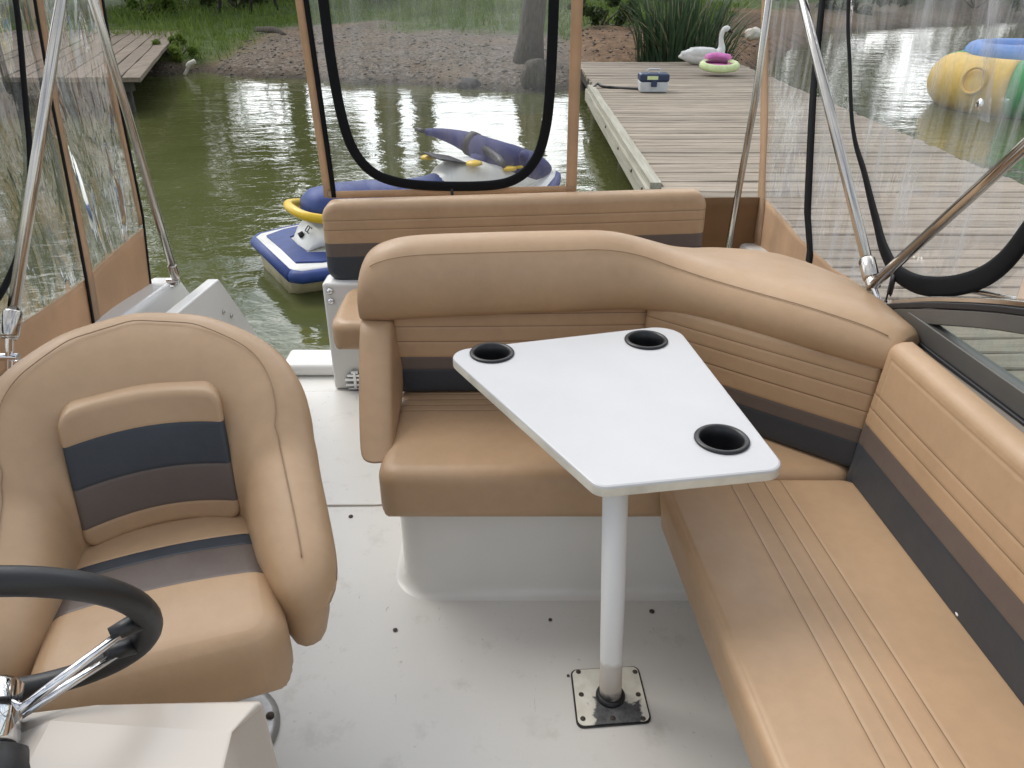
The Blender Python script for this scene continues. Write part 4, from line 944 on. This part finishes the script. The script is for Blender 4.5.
for a in (12, 40, 132, 160, 252, 280):
    dv = e1 * math.cos(R(a)) + e2 * math.sin(R(a)); mb = MB(); mb.tube([HB + dv * .03, WC + dv * (WR - .012) - WN * .004], .0052, 10); mb.obj('spoke', 'chrome', sw)
    mb = MB(); mb.tube([WC.lerp(HB, .18) + dv * (WR - .04), WC + dv * (WR - .008) - WN * .003], [.0085, .012], 10); mb.obj('spoke_sleeve', 'black_rubber', sw)

# ------------------------------------------------------------------ side window (starboard windscreen wing)
wn = thing('side_windscreen', 'dark grey framed windscreen wing on the right coaming', 'windscreen', (.94, 1.2, .74))
def WX(y): return .925 + (1.6 - y) * .03
lo_ = [(1.70, .775), (1.2, .80), (.6, .83), (-.3, .86)]; up_ = [(1.70, .79), (1.55, .86), (1.28, .945), (.9, 1.06), (.3, 1.2), (-.3, 1.3)]
def strip(name, pts, wth, thk, mat, dz=0, dx=0):
    mb = MB(); rings = []
    for i, (y, z) in enumerate(pts):
        a = Vector(pts[max(i - 1, 0)]); b = Vector(pts[min(i + 1, len(pts) - 1)]); t = (b - a).normalized(); nn = Vector((-t.y, t.x))
        if nn.y < 0: nn = -nn
        x = WX(y) + dx + (z - .8) * .12
        rings.append([Vector((x + sx_ * thk / 2, y + nn.x * w_, z + dz + nn.y * w_)) for sx_, w_ in ((-1, -wth / 2), (1, -wth / 2), (1, wth / 2), (-1, wth / 2))])
    mb.loft(rings, True, True); return mb.obj(name, mat, wn, smooth=False, bevel=.003)
dens = lambda pts: [(p.x, p.y) for p in smoothpath([Vector((y, z, 0)) for y, z in pts], 4)]
strip('lower_rail', [(1.69, .780), (1.2, .803), (.6, .83), (-.3, .86)], .045, .03, 'frame_grey')
strip('upper_rail', dens([(1.68, .772), (1.52, .838), (1.28, .926), (.9, 1.03), (.3, 1.17), (-.3, 1.27)]), .034, .032, 'frame_grey')
strip('gasket', dens([(1.72, .779), (1.55, .853), (1.28, .951), (.9, 1.055), (.3, 1.195), (-.3, 1.295)]), .014, .04, 'gasket')
strip('lower_gasket', [(1.71, .754), (1.2, .777), (.6, .804), (-.3, .834)], .008, .036, 'gasket')
strip('top_trim', dens([(1.71, .793), (1.55, .867), (1.28, .965), (.9, 1.069), (.3, 1.209), (-.3, 1.309)]), .013, .03, 'steel')
strip('coaming_trim', [(1.62, .738), (1.2, .762), (.6, .79), (-.3, .82)], .022, .03, 'trim_grey', dx=-.022)
strip('coaming_cushion', [(1.60, .722), (1.2, .748), (.6, .778), (-.3, .81)], .04, .03, 'tan', dx=-.05)
g0 = [(1.56, .80), (1.2, .82), (.6, .85), (-.3, .88)]; g1 = [(1.56, .81), (1.28, .915), (.9, 1.02), (-.3, 1.26)]
vg = []
for (y, z), (y1, z1) in zip(g0, g1): vg += [(WX(y) + (z - .8) * .12, y, z), (WX(y1) + (z1 - .8) * .12, y1, z1)]
obj('glass', vg, [(0, 1, 3, 2), (2, 3, 5, 4), (4, 5, 7, 6)], 'window_glass', wn, smooth=False)
mb = MB(); mb.tube([(.96, 1.66, .862), (.975, 1.40, .93), (.985, 1.30, .955)], .006, 8); mb.obj('hand_rail', 'steel', wn)
mb = MB(); mb.box(.955, .985, 1.32, 1.36, .93, .995); mb.box(.95, .97, 1.30, 1.335, .965, 1.0); mb.obj('rail_bracket', 'chrome', wn, bevel=.004)

# ------------------------------------------------------------------ canopy frame tubes
def pole(label, pts, r=.0125, foot=None, clamp=(), group='steel canopy frame tubes'):
    o = thing('canopy_pole', label, 'pole', tuple(pts[0]), group)
    mb = MB(); mb.tube(pts, r, 16); mb.obj('tube', 'steel', o)
    p0 = Vector(pts[0]); d = (Vector(pts[1]) - p0).normalized()
    if foot:
        M = Vector((0, 0, 1)).rotation_difference(d).to_matrix().to_4x4()
        mb = MB(); mb.lathe([(r * 1.25, -.004), (r * 1.22, .0), (r * 1.22, .04), (r * 1.05, .045)], p0, 16, M=M); mb.obj('end_socket', 'steel', o)
        f0 = Vector(foot); mb = MB(); mb.box(f0.x - .022, f0.x + .022, f0.y - .028, f0.y + .028, f0.z, f0.z + .007); mb.tube([f0 + Vector((0, 0, .005)), p0], .008, 10); mb.tube([p0 - Vector((.02, 0, -.0)) + (f0 - p0) * .5, p0 + Vector((.02, 0, 0)) + (f0 - p0) * .5], .009, 10); mb.obj('deck_hinge', 'chrome', o, bevel=.002)
    for q in clamp:
        c = p0.lerp(Vector(pts[-1]), q); M = Vector((0, 0, 1)).rotation_difference((Vector(pts[-1]) - p0).normalized()).to_matrix().to_4x4()
        mb = MB(); mb.lathe([(r * 1.3, -.03), (r * 1.5, -.025), (r * 1.5, .025), (r * 1.3, .03)], c, 16, M=M); mb.obj('clamp', 'steel', o)
    return o
pole('steel canopy tube at far left rising from the white gunwale clamp', [(-1.08, 1.50, .80), (-1.05, 2.00, 1.43), (-1.03, 2.40, 1.95)], .0125, (-1.095, 1.48, .715), (.02,))
pole('thin steel canopy tube standing beside the gunwale pocket', [(-1.065, 2.30, .635), (-1.06, 2.21, 1.2), (-1.06, 2.09, 1.95)], .0115, (-1.09, 2.31, .606))
pole('thin steel canopy tube behind the rear bench corner', [(.83, 2.86, .44), (.83, 2.77, 1.1), (.83, 2.79, 1.95)], .012, (.83, 2.86, .40))
pole('thick steel canopy tube rising aft from the windscreen corner', [(.90, 1.80, .80), (.895, 2.62, 1.39), (.88, 3.15, 1.80)], .0135, (.915, 1.735, .735), (.03,))
pole('slanting steel canopy brace meeting the thick tube at right', [(.90, 1.80, .805), (.91, 1.42, 1.20), (.92, 1.02, 1.62)], .0125)

# ------------------------------------------------------------------ clear canvas curtains
def wav(y, z, s, amp=.006): return amp * mnoise.noise((y * 2.6, z * 1.4, s)) + amp * .5 * mnoise.noise((y * 9, z * 2.5, s + 5))
def side_sheet(name, X, ytab_a, ytab_b, z0f, z1, mat, parent, s, ny=40, nz=30, amp=.006, solid=.0012):
    """vertical sheet on a side: aft edge ya(z), fore edge yb(z); z from z0f(y) up to z1"""
    g = []
    for j in range(nz + 1):
        row = []
        for i in range(ny + 1):
            u = i / ny; zz = 1.0
            ym = ytab_a(zz) * (1 - u) + ytab_b(zz) * u; za = z0f(ym); zt = z1(ym) if callable(z1) else z1
            z = za + (zt - za) * j / nz; y = ytab_a(z) * (1 - u) + ytab_b(z) * u
            row.append(Vector((X(z) + wav(y, z, s, amp), y, z)))
        g.append(row)
    return sheet(name, g, mat, parent, solid)
XL = lambda z: -1.145 + .05 * max(0, z - 1.2)
aftL = lambda z: lerp_tab([(.55, 2.26), (.60, 2.28), (.825, 2.34), (1.42, 2.37), (2.0, 2.40)], z)
stripL = lambda z: lerp_tab([(.6, 1.925), (.65, 1.934), (.758, 1.954), (1.21, 2.02), (2.0, 2.14)], z)
foreL = lambda z: .35
lowL = lambda y: lerp_tab([(.3, .70), (1.6, .665), (2.3, .595)], y)
topL = lambda y: lerp_tab([(.3, .79), (1.57, .772), (1.95, .765), (2.36, .79)], y)
lc = thing('side_curtain', 'clear side curtain with tan canvas hem on the left, behind the helm chair', 'curtain', (-1.145, 1.6, .6))
side_sheet('clear_panel', XL, aftL, foreL, lambda y: topL(y) - .004, 2.0, 'vinyl_left', lc, 1, 60, 40, .012)
side_sheet('canvas_hem', lambda z: XL(z) + .004, aftL, foreL, lowL, topL, 'canvas', lc, 1, 60, 8, .012, .003)
def ribbon(name, X, yc, w, z0, z1, mat, parent, s, amp=.012, off=.005, n=40, sol=.004):
    g = []
    for j in range(n + 1):
        z = z0 + (z1 - z0) * j / n; y = yc(z); g.append([Vector((X(z) + off + wav(y + k * w / 2, z, s, amp), y + k * w / 2, z)) for k in (-1, 1)])
    return sheet(name, g, mat, parent, sol)
ribbon('canvas_strip', XL, stripL, .036, .60, 2.0, 'canvas', lc, 1, off=.008)
ribbon('strip_zip', XL, lambda z: stripL(z) - .022, .010, .60, 2.0, 'black_tape', lc, 1, off=.010)
ribbon('aft_binding', XL, lambda z: aftL(z) - .004, .009, .57, 2.0, 'black_tape', lc, 1, off=.006)
ribbon('aft_strip', XL, lambda z: aftL(z) - .02, .018, .80, 2.0, 'canvas', lc, 1, off=.003)
zipL = smoothpath([Vector((0, y, z)) for y, z in ((1.99, 1.95), (1.96, 1.55), (1.945, 1.43), (1.905, 1.28), (1.865, 1.14), (1.80, 1.02), (1.72, .93), (1.62, .865), (1.5, .84), (1.3, .84), (1.0, .86), (.7, .86))], 5)
mb = MB(); mb.tube([Vector((XL(p.z) + .006 + wav(p.y, p.z, 1, .012), p.y, p.z)) for p in zipL], .011, 8, flat=.35, up=(1, 0, 0)); mb.obj('window_zip', 'black_tape', lc)

XR = lambda z: .965 - .02 * max(0, z - 1.2)
aftR = lambda z: lerp_tab([(.45, 2.94), (.7, 2.965), (1.4, 3.27), (2.0, 3.5)], z)
foreR = lambda z: .5
lowR = lambda y: lerp_tab([(.5, .80), (1.5, .745), (1.9, .68), (3.0, .52)], y)
topR = lambda y: lerp_tab([(.5, .84), (1.38, .80), (1.73, .755), (2.27, .705), (2.45, .702), (2.96, .72)], y)
rc = thing('side_curtain', 'clear side curtain along the dock, with a thick black window zip', 'curtain', (.965, 1.8, .6))
side_sheet('clear_panel', XR, aftR, foreR, lambda y: topR(y) - .004, 2.0, 'vinyl_right', rc, 9, 60, 40, .010)
side_sheet('canvas_hem', lambda z: XR(z) - .004, aftR, foreR, lowR, topR, 'canvas', rc, 9, 60, 8, .010, .003)
ribbon('aft_strip', XR, lambda z: aftR(z) - .03, .075, .55, 2.0, 'canvas', rc, 9, .010, -.008)
ribbon('strip_zip', XR, lambda z: lerp_tab([(.6, 2.36), (.69, 2.367), (.8, 2.447), (1.2, 2.589), (1.41, 2.633), (2, 2.75)], z), .048, .66, 2.0, 'black_tape', rc, 9, .010, -.008)
zipR = smoothpath([Vector((0, y, z)) for y, z in ((2.56, 1.95), (2.47, 1.6), (2.422, 1.417), (2.362, 1.279), (2.236, 1.089), (2.109, 1.0), (2.0, .92), (1.90, .862), (1.80, .836), (1.684, .848), (1.56, .895), (1.46, .965), (1.40, 1.05), (1.345, 1.2), (1.33, 1.5), (1.35, 1.95))], 6)
mb = MB(); rr = [lerp_tab([(0, .010), (25, .011), (42, .020), (56, .024), (90, .024)], i) for i in range(len(zipR))]
mb.tube([Vector((XR(p.z) - .008 + wav(p.y, p.z, 9, .010), p.y, p.z)) for p in zipR], rr, 10, flat=.3, up=(1, 0, 0)); wz = mb.obj('window_zip', 'black_tape', rc)
ribbon('flap', XR, lambda z: 1.632 + (z - 1.25) * .3, .045, 1.225, 2.0, 'vinyl_right', rc, 9, .010, -.012)
mb = MB(); mb.lathe([(.010, 0), (.011, .003), (.007, .006), (.003, .006)], (.945, 1.632, 1.256), 16, M=Matrix.Rotation(R(-90), 4, 'Y')); mb.obj('snap', 'chrome', rc)
mb = MB(); p = Vector((.945, 1.80, .80)); mb.box(p.x - .004, p.x + .004, p.y - .007, p.y + .007, p.z - .02, p.z + .03); mb.tube(rpoly([p + Vector((0, -.008, -.02)), p + Vector((0, .008, -.02)), p + Vector((0, .008, -.05)), p + Vector((0, -.008, -.05))], .004, 3), .0025, 6); mb.obj('zip_pull', 'gasket', rc)
# aft curtain over the stern bench
YR = 2.925
def zlow(x): return .785 + .03 * (x + .7)
rcx = thing('rear_curtain', 'clear rear curtain between two tan canvas posts, with rounded black window zip', 'curtain', (-.24, YR, .75))
def postL(z): return lerp_tab([(.75, -.698), (1.4, -.718), (2.0, -.737)], z)
def postR(z): return lerp_tab([(.75, .221), (1.4, .218), (2.0, .215)], z)
g = []
for j in range(31):
    row = []
    for i in range(31):
        u = i / 30; z = .735 + (2.0 - .735) * j / 30; x = postL(z) * (1 - u) + postR(z) * u; row.append(Vector((x, YR + .008 * mnoise.noise((x * 2.5, z * 1.5, 3)), z)))
    g.append(row)
sheet('clear_panel', g, 'vinyl_rear', rcx, .0012)
def vstrip(name, fx, w, mat, y, z0=.725):
    g = [[Vector((fx(z) + k * w / 2, y + .008 * mnoise.noise((fx(z) * 2.5, z * 1.5, 3)), z)) for k in (-1, 1)] for z in [z0 + (2.0 - z0) * j / 24 for j in range(25)]]
    return sheet(name, g, mat, rcx, .005)
vstrip('canvas_post', lambda z: postL(z) - .004, .030, 'canvas', YR - .004); vstrip('post_zip', lambda z: postL(z) + .019, .018, 'black_tape', YR - .008)
vstrip('canvas_post', lambda z: postR(z) + .004, .040, 'canvas', YR - .004)
g = [[Vector((-.70 + .93 * i / 30, YR - .006, (.722 if j == 0 else .748) + .022 * i / 30)) for i in range(31)] for j in (0, 1)]; sheet('canvas_hem', g, 'canvas', rcx, .004)
zp = [Vector((x, YR - .012, z)) for x, z in ((-.655, 2.0), (-.640, 1.4), (-.634, 1.2), (-.617, 1.02), (-.585, .90), (-.52, .82), (-.42, .783), (-.27, .770), (-.08, .773), (.02, .80), (.085, .865), (.118, .955), (.135, 1.1), (.142, 1.4), (.145, 2.0))]
mb = MB(); mb.tube(smoothpath(zp, 6), .019, 10, flat=.3, up=(0, 1, 0)); mb.obj('window_zip', 'black_tape', rcx)
mb = MB(); mb.box(-.232, -.222, YR - .02, YR - .012, .725, .762); mb.obj('zip_pull', 'gasket', rcx)
# dark canvas apron at the starboard stern corner
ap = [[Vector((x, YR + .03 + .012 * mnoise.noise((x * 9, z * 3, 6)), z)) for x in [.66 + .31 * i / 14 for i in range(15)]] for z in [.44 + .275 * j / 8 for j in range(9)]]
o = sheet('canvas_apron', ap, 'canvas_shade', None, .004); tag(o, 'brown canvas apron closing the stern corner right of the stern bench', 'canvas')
